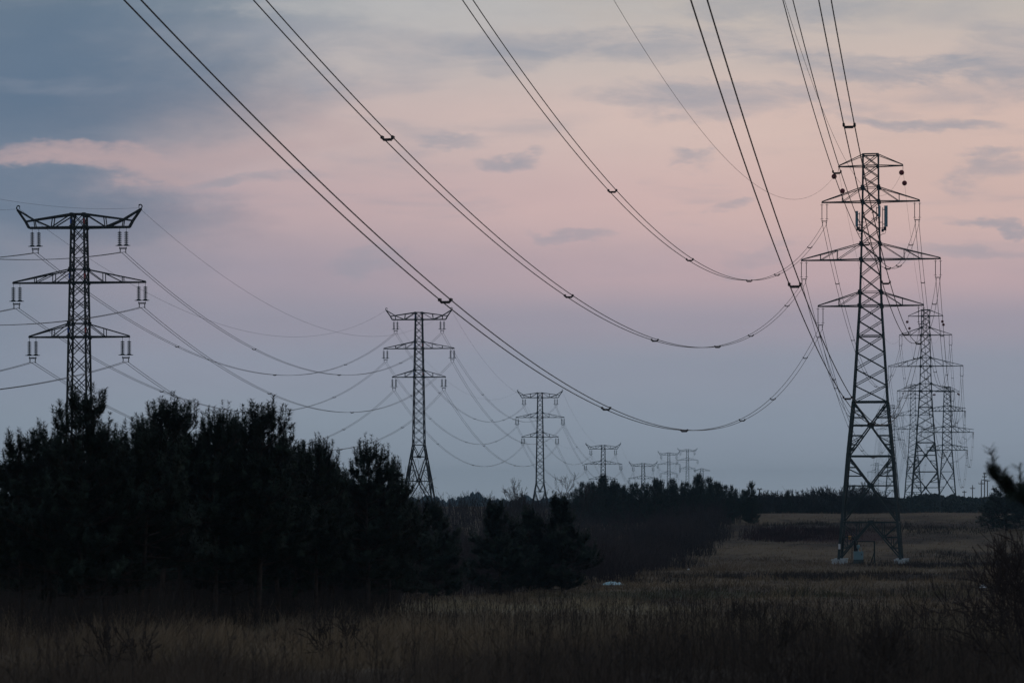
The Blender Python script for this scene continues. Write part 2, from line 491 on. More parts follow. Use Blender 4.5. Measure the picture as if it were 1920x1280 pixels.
def cross_arm(mb, hw, zb, zt, half, wc, wb, fr=(0.36, 0.7), tipd=0.0):
    for s in (-1, 1):
        for t in (-1, 1):
            b0 = Vector((s * hw(zb), t * hw(zb), zb)); tip = Vector((s * half, t * 0.12, zb))
            a0 = Vector((s * hw(zt), t * hw(zt), zt)); tipt = Vector((s * half, t * 0.12, zb + 0.10 + tipd))
            mb.bar(b0, tip, wc)
            mb.bar(a0, tipt, wc * 0.75)
            prev = a0
            for i, f in enumerate(fr):
                pb = lerp(b0, tip, f); pt = lerp(a0, tipt, f)
                mb.bar(pb, pt, wb)
                mb.bar(prev, pb, wb)
                prev = pt
        for f in fr + (0.95,):
            b1 = lerp(Vector((s * hw(zb), hw(zb), zb)), Vector((s * half, 0.12, zb)), f)
            b2 = Vector((b1.x, -b1.y, b1.z))
            mb.bar(b1, b2, wb)
        mb.bar(Vector((s * half, -0.16, zb)), Vector((s * half, 0.16, zb)), wc * 0.8)
    for t in (-1, 1):
        mb.bar(Vector((-hw(zb), t * hw(zb), zb)), Vector((hw(zb), t * hw(zb), zb)), wc)
        mb.bar(Vector((-hw(zt), t * hw(zt), zt)), Vector((hw(zt), t * hw(zt), zt)), wc * 0.6)

# insulators (origin at the top of the string)
def string_horned():
    mb = MB()
    mb.tube([(0, 0, 0), (0, 0, -0.42)], 0.025, 6)
    mb.tube([(0, 0, -0.4), (0, 0, -2.05)], 0.05, 6)
    for k in range(7):
        z = -0.50 - 0.225 * k
        mb.lathe([(0.05, 0.05), (0.12, 0.05), (0.24, -0.02), (0.23, -0.07), (0.05, -0.06)], (0, 0, z), 12)
    # arcing ring and horns
    ring = [(0.30 * math.cos(a), 0.22 * math.sin(a), -1.98) for a in np.linspace(0, 2 * math.pi, 17)]
    mb.tube(ring, 0.045, 5)
    mb.bar((-0.46, 0, -1.98), (0.46, 0, -1.98), 0.07)
    return mb.mesh('insulator_string', M['insul'])
def string_slim():
    mb = MB()
    mb.tube([(0, 0, 0), (0, 0, -2.02)], 0.026, 6)
    mb.tube([(0, 0, -0.22), (0, 0, -1.80)], 0.045, 6)
    for z in (-0.22, -1.80):
        mb.bar((-0.17, 0, z), (0.17, 0, z), 0.04)
        mb.lathe([(0.03, 0.03), (0.10, 0.0), (0.03, -0.03)], (0, 0, z), 8)
    return mb.mesh('insulator_string', M['poly'])
STR_H, STR_S = string_horned(), string_slim()
def yoke_mesh(w, drop, sub, th, mat):
    mb = MB()
    mb.bar((-w / 2 - 0.06, 0, 0), (w / 2 + 0.06, 0, 0), th, th * 1.1)
    for s in (-1, 1):
        mb.bar((s * w / 2, 0, 0.16), (s * w / 2, 0, 0), 0.06)
        mb.bar((s * sub, 0, 0), (s * sub, 0, -drop), 0.055)
        mb.bar((s * sub, -0.22, -drop - 0.02), (s * sub, 0.22, -drop - 0.02), 0.07)
        mb.bar((s * sub, -0.05, -drop * 0.5), (s * sub, 0.05, -drop * 0.5), 0.12)
    return mb.mesh('yoke_plate', mat)
YK_H = yoke_mesh(0.74, 0.42, 0.31, 0.13, M['steel_old'])
YK_S = yoke_mesh(0.54, 0.40, 0.21, 0.08, M['steel'])
def hang(arm, xs, z, gap, string, yk, ydrop):
    for x in xs:
        for s in (-1, 1):
            link('insulator_string', string, arm, (x + s * gap / 2, 0, z))
        link('yoke_plate', yk, arm, (x, 0, z - ydrop))

# --- the tall plain pylon of the right line
HB = 45.9
hwB = interp_prof([(0, 3.45), (12, 2.5), (18.1, 1.9), (28.9, 1.22), (34.1, 1.06), (40.6, 0.90), (44.6, 0.86), (45.9, 0.86)])
ARMS_B = [(40.6, 42.2, 5.46), (34.1, 35.9, 7.77), (28.9, 30.45, 5.9)]
def legB(z):
    return 0.27 if z < 18 else (0.19 if z < 30 else 0.135)
def splayed_base(mb, hw, zs, wl, wb, wh, mids):
    """crossed panels with redundant members; zs from the top down"""
    for zt, zb in zip(zs[:-1], zs[1:]):
        for c in ((-1, -1), (1, -1), (1, 1), (-1, 1)):
            mb.bar(corner(hw, zb, c), corner(hw, zt, c), wl)
        zc = zt - (zt - zb) * hw(zt) / (hw(zt) + hw(zb))
        for c, d in FACES:
            A, B = corner(hw, zt, c), corner(hw, zt, d)
            C, D = corner(hw, zb, c), corner(hw, zb, d)
            n = Vector((0, c[1], 0)) if c[1] == d[1] else Vector((c[0], 0, 0))
            X = (corner(hw, zc, c) + corner(hw, zc, d)) / 2
            X = X - n * 0.0
            for P in (A, B, C, D):
                mb.bar(P, X, wb)
            plate(mb, X, (c, d), 0.28)
            mb.bar(A, B, wh)
            if mids:
                mb.bar(corner(hw, zc, c), corner(hw, zc, d), wb * 0.8)
            for (P, e) in ((C, c), (D, d), (A, c), (B, d)):
                for t in (0.33, 0.62):
                    q = lerp(X, P, t)
                    leg = corner(hw, q.z, e)
                    mb.bar(q, leg, wb * 0.6)
                    nz = lerp(X, P, t + 0.26).z
                    mb.bar(q, corner(hw, nz, e), wb * 0.55)
def build_B():
    root = empty('electricity_pylon', (0, 0, 0))
    mb = MB()
    lv = [18.1, 19.95, 21.8, 23.65, 25.5, 27.2, 28.9, 30.45, 32.3, 34.1, 35.9, 37.45, 39.0, 40.6, 42.2, 43.4, 44.6, 45.9]
    lattice(mb, hwB, lv, legB, 0.085, (25.5, 44.6, 45.9), 0.12)
    splayed_base(mb, hwB, [18.1, 12.0, 4.6], 0.28, 0.15, 0.17, True)
    for c in ((-1, -1), (1, -1), (1, 1), (-1, 1)):
        mb.bar(corner(hwB, 0.1, c), corner(hwB, 4.6, c), 0.30)
    for c, d in FACES:
        A, B = corner(hwB, 4.6, c), corner(hwB, 4.6, d)
        mid = (A + B) / 2
        mb.bar(A, B, 0.17)
        plate(mb, mid, (c, d), 0.2)
        for e in (c, d):
            foot = corner(hwB, 0.55, e)
            mb.bar(mid, foot, 0.15)
            q = lerp(mid, foot, 0.42); E4 = corner(hwB, 4.6, e)
            mb.bar(q, lerp(mid, E4, 0.45), 0.10)
            mb.bar(q, corner(hwB, 4.3, e), 0.09)
            mb.bar(q, corner(hwB, q.z, e), 0.10)
            q2 = lerp(mid, foot, 0.72)
            mb.bar(q2, lerp(q, corner(hwB, q.z, e), 0.55), 0.09)
            mb.bar(q2, corner(hwB, q.z - 0.1, e), 0.08)
            mb.bar(q2, corner(hwB, q2.z, e), 0.08)
    for (zb, zt, h) in ARMS_B:
        for z in (zb, zt):
            for fc in FACES:
                for c in fc:
                    plate(mb, corner(hwB, z, c) * 1.0, fc, 0.21)
    mb.build('tower_body', M['steel'], root)
    for (zb, zt, h) in ARMS_B:
        a = MB()
        cross_arm(a, hwB, zb, zt, h, 0.12, 0.06, (0.40, 0.68) if h > 7 else (0.5,))
        ao = a.build('crossarm', M['steel'], root)
        hang(ao, [-(h - 0.28), h - 0.28], zb - 0.05, 0.56, STR_S, YK_S, 2.05)
    a = MB()
    cross_arm(a, hwB, 44.6, 45.85, 3.6, 0.11, 0.06, ())
    for s in (-1, 1):
        a.bar((s * 3.6, 0, 44.6), (s * 3.6, 0, 44.2), 0.05)
    a.build('crossarm', M['steel'], root)
    for c in ((-1, -1), (1, -1), (1, 1), (-1, 1)):
        f = MB()
        p = corner(hwB, 0, c)
        f.box((p.x, p.y, -0.45), 1.45, 1.45, 1.7, 0.92)
        f.box((p.x, p.y, 0.42), 1.5, 1.5, 0.10, 1.0)
        f.build('footing', M['concrete'], root)
    return root

# --- the horned pylon of the left line
HA = 41.5
hwA = interp_prof([(0, 3.3), (2.5, 3.0), (13.2, 1.22), (27.7, 0.98), (33.8, 0.86), (40.0, 0.74), (41.5, 0.70)])
ARMS_A = [(33.8, 35.3, 7.6), (27.7, 29.2, 5.75)]
def build_A():
    root = empty('horned_pylon', (0, 0, 0))
    mb = MB()
    lv = [13.2, 15.25, 17.3, 19.4, 21.5, 23.6, 25.65, 27.7, 29.2, 30.75, 32.25, 33.8, 35.3, 36.85, 38.4, 40.0, 41.5]
    lattice(mb, hwA, lv, lambda z: 0.20, 0.085, (13.2, 41.5), 0.14)
    # short secondary struts that give the legs their doubled outline
    for a, b in zip(lv[:-1], lv[1:]):
        for c, d in FACES:
            for (e, o) in ((c, d), (d, c)):
                p = lerp(corner(hwA, a, e), corner(hwA, b, o), 0.25)
                mb.bar(p, corner(hwA, (a + b) / 2, e), 0.05)
    zs = (13.2, 10.7, 5.5, 0.0)
    for c in ((-1, -1), (1, -1), (1, 1), (-1, 1)):
        for a, b in zip(zs[:-1], zs[1:]):
            mb.bar(corner(hwA, b, c), corner(hwA, a, c), 0.26)
    for c, d in FACES:
        A, B = corner(hwA, 13.2, c), corner(hwA, 13.2, d)
        C, D = corner(hwA, 10.7, c), corner(hwA, 10.7, d)
        mid = (C + D) / 2
        mb.bar(A, mid, 0.15); mb.bar(B, mid, 0.15); mb.bar(C, D, 0.17)
        plate(mb, mid, (c, d), 0.26)
        E, G = corner(hwA, 5.5, c), corner(hwA, 5.5, d)
        m2 = (E + G) / 2
        mb.bar(E, G, 0.15)
        plate(mb, m2, (c, d), 0.28)
        for (P, e) in ((C, c), (D, d)):
            mb.bar(P, m2, 0.18)
            foot = corner(hwA, 0.1, e)
            mb.bar(m2, foot, 0.18)
            for t in (0.45, 0.75):
                q = lerp(m2, P, t)
                mb.bar(q, corner(hwA, q.z, e), 0.08)
            mb.bar(lerp(m2, P, 0.45), corner(hwA, 5.6, e), 0.09)
            q = lerp(m2, foot, 0.45)
            mb.bar(q, corner(hwA, 5.2, e), 0.09); mb.bar(q, corner(hwA, q.z, e), 0.08)
    for (zb, zt) in ((27.7, 29.2), (33.8, 35.3), (40.0, 41.4)):
        for z in (zb, zt):
            for fc in FACES:
                for c in fc:
                    plate(mb, corner(hwA, z, c), fc, 0.22)
    for k in range(34):            # climbing pegs up one leg
        z = 6 + k
        p = corner(hwA, z, (1, -1))
        mb.bar(p, p + Vector((0.42, 0, 0)), 0.035)
    mb.build('tower_body', M['steel_old'], root)
    for (zb, zt, h) in ARMS_A:
        a = MB()
        cross_arm(a, hwA, zb, zt, h, 0.165, 0.085, (0.30, 0.62) if h > 7 else (0.42,))
        ao = a.build('crossarm', M['steel_old'], root)
        hang(ao, [-(h - 0.40), h - 0.40], zb - 0.05, 0.76, STR_H, YK_H, 2.30)
    a = MB()
    zb = 40.0
    for s in (-1, 1):
        for t in (-1, 1):
            B0 = Vector((s * hwA(zb), t * hwA(zb), zb)); B1 = Vector((s * 5.75, t * 0.28, zb))
            T0 = Vector((s * hwA(41.5), t * hwA(41.5), 41.5)); K = Vector((s * 6.15, t * 0.22, zb + 0.72))
            tip = Vector((s * 7.1, t * 0.10, 42.05)); L1 = lerp(B0, B1, 0.47)
            J = Vector((s * 5.15, t * 0.30, zb + 0.88)); T1 = lerp(T0, J, 0.5)
            a.bar(B0, B1, 0.21); a.bar(T0, J, 0.17); a.bar(J, K, 0.16)
            a.bar(B1, K, 0.19); a.bar(K, tip, 0.19); a.bar(tip, J, 0.18); a.bar(J, L1, 0.18)
            a.bar(T0, L1, 0.12); a.bar(L1, T1, 0.10); a.bar(lerp(B0, B1, 0.85), J, 0.10)
        for f in (0.0, 0.47, 0.85, 1.0):
            p = lerp(Vector((s * hwA(zb), hwA(zb), zb)), Vector((s * 5.75, 0.28, zb)), f)
            a.bar(p, (p.x, -p.y, p.z), 0.10)
        hook = [Vector((s * 7.05, 0, 42.0))] + [Vector((s * (7.02 - 0.02 + 0.20 * math.cos(t)), 0, 42.28 + 0.24 * math.sin(t))) for t in np.linspace(-0.6, 2.6, 8)]
        a.tube(hook, 0.075, 6)
        a.bar((s * 6.85, 0, 42.4), (s * 6.85, 0, 42.15), 0.06)
    for t in (-1, 1):
        a.bar((-hwA(zb), t * hwA(zb), zb), (hwA(zb), t * hwA(zb), zb), 0.2)
    ao = a.build('horned_crossarm', M['steel_old'], root)
    hang(ao, [-5.02, 5.02], zb - 0.08, 0.76, STR_H, YK_H, 2.30)
    for (zb, zt) in ((27.7, 29.2), (33.8, 35.3), (40.0, 41.4)):
        for s, mat in ((-1, 'blueplate'), (1, 'redplate')):
            p = MB()
            x = s * (hwA(zb) + 0.02)
            p.box((x, -hwA(zb) - 0.14, (zb + zt) / 2 - 0.05), 0.16, 0.03, 0.55)
            p.build('phase_marker', M[mat], root)
    for c in ((-1, -1), (1, -1), (1, 1), (-1, 1)):
        f = MB()
        p = corner(hwA, 0, c)
        f.box((p.x, p.y, -0.6), 1.3, 1.3, 1.8, 0.9)
        f.build('footing', M['concrete'], root)
    return root

# --- tension (angle) pylon, third of the right line
HT = 36.7
hwT = interp_prof([(0, 2.85), (16.9, 1.5), (22.5, 1.4), (29.1, 1.15), (35.2, 0.98), (36.7, 0.95)])
ARMS_T = [(29.1, 30.7, 5.75), (22.5, 24.3, 8.2), (16.9, 18.6, 6.35)]
def build_T():
    root = empty('tension_pylon', (0, 0, 0))
    mb = MB()
    lv = [16.9, 18.6, 20.5, 22.5, 24.3, 25.9, 27.5, 29.1, 30.7, 32.2, 33.7, 35.2, 36.7]
    lattice(mb, hwT, lv, lambda z: 0.26, 0.13, (35.2, 36.7), 0.14)
    splayed_base(mb, hwT, [16.9, 10.2, 2.6], 0.30, 0.18, 0.14, False)
    for c in ((-1, -1), (1, -1), (1, 1), (-1, 1)):
        mb.bar(corner(hwT, -0.3, c), corner(hwT, 2.6, c), 0.30)
    mb.build('tower_body', M['steel'], root)
    for (zb, zt, h) in ARMS_T:
        a = MB()
        cross_arm(a, hwT, zb, zt, h, 0.20, 0.10, (0.3, 0.55, 0.8), 0.75)
        ao = a.build('crossarm', M['steel'], root)
        for s in (-1, 1):
            for t in (-1, 1):
                mb = MB()
                mb.tube([(s * (h - 0.2), t * 0.2, zb), (s * (h - 0.2), t * 2.2, zb - 0.35)], 0.10, 6)
                mb.build('insulator_string', M['insul'], ao)
            mb = MB()
            mb.tube([(s * (h - 0.2), 2.2 * math.cos(q), zb - 0.35 - 1.7 * math.sin(q)) for q in np.linspace(0, math.pi, 11)], 0.04, 5)
            mb.build('jumper_loop', M['wire'], ao)
    a = MB()
    cross_arm(a, hwT, 35.2, 36.65, 3.7, 0.13, 0.08, ())
    a.build('crossarm', M['steel'], root)
    return root

yawA, yawB = -math.atan(0.100), -math.atan(0.168)
def put(o, pxx, d, zbase, rz):
    o.location = ((pxx - 960.0) * d / F, d, zbase)
    o.rotation_euler = (0, 0, rz)
A1 = build_A()
specA = [(148.5, 320.0, -8.9, 'large horned lattice pylon rising behind the pines at the left edge'),
         (785.5, 608.0, -0.55, 'medium horned lattice pylon, whole to its splayed legs, behind the bare thicket'),
         (1012.5, 889.0, -6.7, 'horned lattice pylon beside the bare bushes, third largest of the horned line'),
         (1131.0, 1152.0, -17.6, 'small horned pylon showing two crossarms above the left end of the far pine stand'),
         (1206.0, 1440.0, -20.8, 'low horned pylon showing only its top crossarm clear of the far pines'),
         (1254.0, 1870.0, -7.6, 'tiny horned pylon above the far pines, left of an overlapping pair'),
         (1289.0, 2025.0, -2.4, 'tiny tallest horned pylon above the far pines, right of an overlapping pair')]
TA = []
for i, (p, d, z, lab) in enumerate(specA):
    o = A1 if i == 0 else copy_tree(A1)
    put(o, p, d, z, yawA)
    tag(o, lab, 'pylon', 'horned pylons of the left line')
    TA.append(o)
B1 = build_B()
specB = [(1632.5, 320.0, -6.6, 'tallest lattice pylon standing in the field with antennas on it'),
         (1735.5, 596.0, -5.2, 'second lattice pylon of the right line, with red balls, behind the tallest one'),
         (1712.0, 1090.0, 0.0, 'hazy lattice pylon with four crossarms, seen through the second pylon of the right line'),
         (1673.0, 1385.0, 2.3, 'faint lattice pylon just right of the tallest pylon leg, partly hidden by it'),
         (1644.0, 1650.0, -22.0, 'faintest low lattice pylon seen between the legs of the tallest pylon')]
TB = []
for i, (p, d, z, lab) in enumerate(specB):
    o = B1 if i == 0 else copy_tree(B1)
    put(o, p, d, z, yawB)
    tag(o, lab, 'pylon', 'lattice pylons of the right line')
    TB.append(o)
T3 = build_T()
put(T3, 1776.0, 890.0, 0.0, yawB + 0.03)
tag(T3, 'shorter tension pylon with blunt arm ends, rightmost of the whole right line', 'pylon', 'lattice pylons of the right line')
# a plain T topped pole line pylon far off
ft = empty('distant_pylon', (0, 0, 0))
mb = MB()
hwF = interp_prof([(0, 2.4), (12, 1.3), (30, 0.9)])
lattice(mb, hwF, list(np.linspace(0, 30, 15)), lambda z: 0.22, 0.12, (30,), 0.14)
mb.build('tower_body', M['steel_old'], ft)
a = MB(); cross_arm(a, hwF, 28.6, 29.9, 5.46, 0.2, 0.1, (0.5,)); a.build('crossarm', M['steel_old'], ft)
put(ft, 1316.0, 1865.0, (945 - 878) * 1865 / F - 30, yawA)
tag(ft, 'tiny T shaped pylon top barely above the right end of the far pine stand', 'pylon')

# number plate on the near pylon
mb = MB(); mb.box((0, 0, 0), 0.24, 0.03, 0.58)
npl = mb.build('number_plate', M['white'], B1, (-hwB(1.9) - 0.02, -hwB(1.9) - 0.18, 1.9))
npl['label'] = 'small white plate fixed low on the left leg'

bpy.context.view_layer.update()
def attach(o, local):
    return (Matrix.Translation(o.location) @ Matrix.Rotation(o.rotation_euler.z, 4, 'Z')) @ Vector(local)
def pointsA(o):
    d = {}
    for nm, (z, h) in (('upper', (40.0, 5.42)), ('middle', (33.8, 7.6)), ('lower', (27.7, 5.75))):
        for sn, s in (('left', -1), ('right', 1)):
            d[(nm, sn)] = attach(o, (s * (h - 0.40), 0, z - 2.80))
    for sn, s in (('left', -1), ('right', 1)):
        d[('earth', sn)] = attach(o, (s * 6.85, 0, 42.15))
    return d
def pointsB(o):
    d = {}
    for nm, (z, h) in (('upper', (40.6, 5.46)), ('middle', (34.1, 7.77)), ('lower', (28.9, 5.9))):
        for sn, s in (('left', -1), ('right', 1)):
            d[(nm, sn)] = attach(o, (s * (h - 0.28), 0, z - 2.52))
    for sn, s in (('left', -1), ('right', 1)):
        d[('earth', sn)] = attach(o, (s * 3.6, 0, 44.2))
    return d
def pointsT(o, t):
    d = {}
    for nm, (z, h) in (('upper', (29.1, 5.75)), ('middle', (22.5, 8.2)), ('lower', (16.9, 6.35))):
        for sn, s in (('left', -1), ('right', 1)):
            d[(nm, sn)] = attach(o, (s * (h - 0.2), 2.2 * t, z - 0.35))
    for sn, s in (('left', -1), ('right', 1)):
        d[('earth', sn)] = attach(o, (s * 3.7, 0, 35.2))
    return d

# ------------------------------------------------------------------ conductors
def spacer_mesh():
    mb = MB()
    mb.bar((-0.17, 0, -0.07), (0.17, 0, -0.07), 0.06, 0.075)
    mb.bar((-0.17, 0, -0.07), (-0.215, 0, 0.02), 0.06)
    mb.bar((0.17, 0, -0.07), (0.215, 0, 0.02), 0.06)
    for s in (-1, 1):
        mb.bar((s * 0.215, -0.11, 0.0), (s * 0.215, 0.11, 0.0), 0.085)
    return mb.mesh('spacer', M['wire'])
def ball_mesh():
    mb = MB()
    prof = [(0.29 * math.sin(t) + 1e-4, 0.29 * math.cos(t)) for t in np.linspace(0, math.pi, 11)]
    mb.lathe(prof, (0, 0, 0), 18)
    me = mb.mesh('marker_ball', M['red'])
    for p in me.polygons: p.use_smooth = True
    return me
SPACER, BALL = spacer_mesh(), ball_mesh()
def span(kind, name, label, cat, group, P, yaw, n=56, r=0.021, spac=None, balls=(), ks=1.0):
    """P(y) -> Vector on the centre line at parameter list; P is a list of Vectors"""
    org = P[0]
    root = empty(name, org)
    tag(root, label, cat, group)
    right = Vector((math.cos(yaw), math.sin(yaw), 0))
    offs = (-0.21, 0.21) if kind == 'twin' else (0.0,)
    for o in offs:
        mb = MB()
        mb.tube([p - org + right * o for p in P], r, 5)
        w = mb.build('wire', M['wire'], root)
        for pl in w.data.polygons: pl.use_smooth = True
    for s in (spac or ()):
        so_ = link('spacer', SPACER, root, s - org)
        so_.rotation_euler = (0, 0, yaw)
        so_.scale = (ks, ks * 1.6, ks * 1.3)
    for b in balls:
        link('marker_ball', BALL, root, b - org)
    return root
def sagged(a, b, c, n=56):
    out = []
    L = math.hypot(b.x - a.x, b.y - a.y)
    for i in range(n + 1):
        t = i / n
        p = a.lerp(b, t)
        p.z -= c * L * L * t * (1 - t)
        out.append(p)
    return out
def at_dist(P, dist):
    acc = 0
    for p, q in zip(P[:-1], P[1:]):
        l = (q - p).length
        if acc + l >= dist:
            return p.lerp(q, (dist - acc) / l)
        acc += l
    return P[-1].copy()
def spacers_on(P, first, step):
    tot = sum((q - p).length for p, q in zip(P[:-1], P[1:]))
    out = []
    d = first
    while d < tot - 15:
        out.append(at_dist(P, d)); d += step
    return out
LEV = {'upper': 'upper', 'middle': 'middle', 'lower': 'lower'}
# spans that come overhead from behind the camera to the tallest pylon: (m, b, c) measured along the line
pB = [pointsB(o) for o in TB]
near = {('upper', 'left'): (0.179, 0.22, 0.00080), ('middle', 'left'): (0.182, 0.20, 0.00072), ('lower', 'left'): (0.176, 0.205, 0.00070),
        ('upper', 'right'): (0.170, 0.21, 0.00080), ('middle', 'right'): (0.167, 0.200, 0.00074), ('lower', 'right'): (0.167, 0.205, 0.00072),
        ('earth', 'left'): (0.170, 0.20, 0.00066), ('earth', 'right'): (0.169, 0.20, 0.00070)}
SPY = {('upper', 'left'): (298, 259, 232, 191, 154), ('middle', 'left'): (299, 260, 233, 194, 157, 113), ('lower', 'left'): (297, 257, 228, 188, 151, 108),
       ('upper', 'right'): (296, 258, 232, 194, 158), ('middle', 'right'): (297, 228, 192, 155, 113), ('lower', 'right'): (294, 226, 182, 151, 109)}
def curve_from(pt, m, b, c, y_end, n=90):
    out = []
    for i in range(n + 1):
        dy = (y_end - pt.y) * i / n
        out.append(Vector((pt.x + m * dy, pt.y + dy, pt.z + b * dy + c * dy * dy)))
    return out
for key, (m_, b_, c_) in near.items():
    P = curve_from(pB[0][key], m_, b_, c_, -12.0, 240)
    if key[0] == 'earth':
        span('single', 'earth_wire', f'thin {key[1]} earth wire from the tallest pylon top, overhead towards the viewer', 'wire', 'earth wires of the right line',
             P, yawB, r=0.011, balls=[at_dist(P, 9.0 if key[1] == 'left' else 5.0)])
    else:
        sy = SPY[key]
        spc = [min(P, key=lambda q: abs(q.y - yv)) for yv in sy]
        span('twin', 'twin_conductor', f'{key[0]} {key[1]} twin conductor sweeping overhead from the viewer down to the tallest pylon', 'power line',
             'twin conductors of the right line', P, yawB, r=0.023, spac=spc)
seqB = [(pB[0], pB[1], 'tallest pylon', 'second right line pylon'),
        (pB[1], pointsT(T3, -1), 'second pylon', 'tension pylon'),
        (pointsT(T3, 1), pB[2], 'tension pylon', 'hazy pylon'),
        (pB[2], pB[3], 'hazy pylon', 'faint pylon'),
        (pB[3], pB[4], 'faint pylon', 'faintest pylon')]
for i, (qa, qb, na, nb) in enumerate(seqB):
    for key in qa:
        a_, b_ = qa[key], qb[key]
        P = sagged(a_, b_, 0.00066 if key[0] != 'earth' else 0.00058)
        yw = -math.atan2(b_.x - a_.x, b_.y - a_.y)
        if key[0] == 'earth':
            bl = [at_dist(P, 9.0 if key[1] == 'left' else 6.0)] if i < 4 else []
            if i < 2:
                bl.append(at_dist(list(reversed(P)), 8.0))
            span('single', 'earth_wire', f'thin {key[1]} earth wire between the {na} and the {nb}', 'wire', 'earth wires of the right line', P, yw, r=0.011, balls=bl)
        else:
            sp = spacers_on(P, 28, 40.0) if i < 2 else []
            span('twin', 'twin_conductor', f'{key[0]} {key[1]} twin conductor between the {na} and the {nb}', 'power line', 'twin conductors of the right line', P, yw, r=0.027, spac=sp)
pA = [pointsA(o) for o in TA]
for key in pA[0]:
    P = curve_from(pA[0][key], 0.100, 0.129 if key[0] != 'earth' else 0.120, 0.00054, 30.0, 60)
    if key[0] == 'earth':
        span('single', 'earth_wire', f'thin {key[1]} earth wire leaving the large horned pylon past the left picture edge', 'wire', 'earth wires of the left line', P, yawA, r=0.012)
    else:
        span('twin', 'twin_conductor', f'{key[0]} {key[1]} twin conductor leaving the large horned pylon past the left picture edge', 'power line', 'twin conductors of the left line', P, yawA, r=0.028, spac=spacers_on(P, 75, 75), ks=1.1)
nmA = ['large horned pylon', 'medium horned pylon', 'third horned pylon', 'fourth horned pylon', 'low fifth horned pylon', 'tiny sixth horned pylon', 'tiny seventh horned pylon']
for i in range(6):
    for key in pA[i]:
        a_, b_ = pA[i][key], pA[i + 1][key]
        P = sagged(a_, b_, 0.00054 if key[0] != 'earth' else 0.00046)
        yw = -math.atan2(b_.x - a_.x, b_.y - a_.y)
        if key[0] == 'earth':
            span('single', 'earth_wire', f'thin {key[1]} earth wire between the {nmA[i]} and the {nmA[i+1]}', 'wire', 'earth wires of the left line', P, yw, r=0.016)
        else:
            sp = spacers_on(P, 78 if key[1] == 'right' else 74, 74.0) if i < 3 else []
            span('twin', 'twin_conductor', f'{key[0]} {key[1]} twin conductor between the {nmA[i]} and the {nmA[i+1]}', 'power line', 'twin conductors of the left line', P, yw, r=0.028, spac=sp, ks=1.1)

# ------------------------------------------------------------------ antennas on the tallest pylon
def antenna(local, w, h, d, pipe_side, lab, rzz, radio=True):
    root = empty('panel_antenna', attach(B1, local), rzz)
    tag(root, lab, 'antenna', 'panel antennas on the tallest pylon')
    mb = MB()
    # rounded radome
    n = 8
    prof = []
    for k in range(n + 1):
        a = math.pi * k / n
        prof.append((w / 2 * math.cos(a), -d * 0.55 * math.sin(a) - 0.05))
    prof += [(-w / 2, 0.08), (w / 2, 0.08)]
    vs = [(x, y, 0.0) for x, y in prof] + [(x, y, h) for x, y in prof]
    k = len(prof)
    fs = [(i, (i + 1) % k, k + (i + 1) % k, k + i) for i in range(k)] + [tuple(range(k - 1, -1, -1)), tuple(range(k, 2 * k))]
    mb.add(vs, fs)
    mb.build('radome', M['panel'], root)
    mb = MB(); px_ = pipe_side * (w / 2 + 0.18)
    mb.tube([(px_, 0.05, -0.5), (px_, 0.05, h * 0.92)], 0.04, 8)
    mb.build('mount_pipe', M['steel'], root)
    for z in (h * 0.12, h * 0.82):
        mb = MB(); mb.bar((px_, 0.05, z), (0, 0.05, z), 0.07); mb.build('bracket', M['black'], root)
    for z in (-0.15, 0.5):
        mb = MB(); mb.bar((px_, 0.05, z), (pipe_side * (w / 2 + 0.75), 0.1, z), 0.07); mb.build('bracket', M['black'], root)
    if radio:
        mb = MB(); mb.box((pipe_side * 0.12, 0.0, -0.22), 0.32, 0.22, 0.40); mb.box((px_, -0.02, -0.42), 0.26, 0.2, 0.3)
        mb.build('radio_unit', M['black'], root)
        mb = MB()
        mb.tube([(0, 0, -0.4), (pipe_side * 0.1, 0.05, -0.75), (pipe_side * 0.4, 0.1, -0.8), (pipe_side * 0.7, 0.15, -1.0)], 0.03, 5)
        mb.build('cable', M['black'], root)
antenna((1.75, -1.25, 37.65), 0.38, 2.35, 0.22, -1, 'longest teal panel antenna standing off the right leg of the tallest pylon', yawB)
antenna((1.02, -1.35, 38.75), 0.27, 1.25, 0.16, -1, 'short teal panel antenna against the right leg, beside the longest antenna', yawB, False)
antenna((-1.50, -1.2, 37.7), 0.30, 1.75, 0.18, 1, 'teal panel antenna on the left leg of the tallest pylon', yawB)

# ------------------------------------------------------------------ equipment at the foot of the tallest pylon
def foot_at(pxx, y):
    x = (pxx - 960.0) * y / F
    return Vector((x, y, gz(x, y)))
cb = foot_at(1609.5, 318.0)
root = empty('equipment_cabinet', cb)
tag(root, 'pale grey green equipment cabinet on a dark plinth under the tallest pylon', 'cabinet')
mb = MB(); mb.box((0, 0, 0.2), 1.06, 0.7, 0.62); mb.build('plinth', M['cabinet_dark'], root)
mb = MB(); mb.box((0, 0, 0.93), 1.02, 0.66, 0.84); mb.box((0, 0, 1.38), 1.08, 0.74, 0.06); mb.build('housing', M['cabinet'], root)
mb = MB(); mb.box((0.08, -0.35, 1.0), 0.76, 0.03, 0.62); d_ = mb.build('door', M['cabinet'], root)
mb = MB(); mb.box((0.30, -0.385, 1.06), 0.07, 0.04, 0.17); mb.build('handle', M['black'], d_)
mb = MB(); mb.lathe([(0.02, 0.26), (0.17, 0.22), (0.2, 0.1), (0.17, -0.1), (0.05, -0.2)], (-0.02, 0, 1.9), 10); mb.tube([(-0.02, 0, 1.42), (-0.02, 0, 1.75)], 0.05, 6)
mb.tube([(0.05, 0, 1.9), (0.26, 0, 1.85), (0.34, 0, 1.6), (0.34, 0, 1.4)], 0.035, 6)
mb.build('vent_cowl', M['cabinet'], root)
cp = foot_at(1603.0, 318.4)
root = empty('cable_riser', cp)
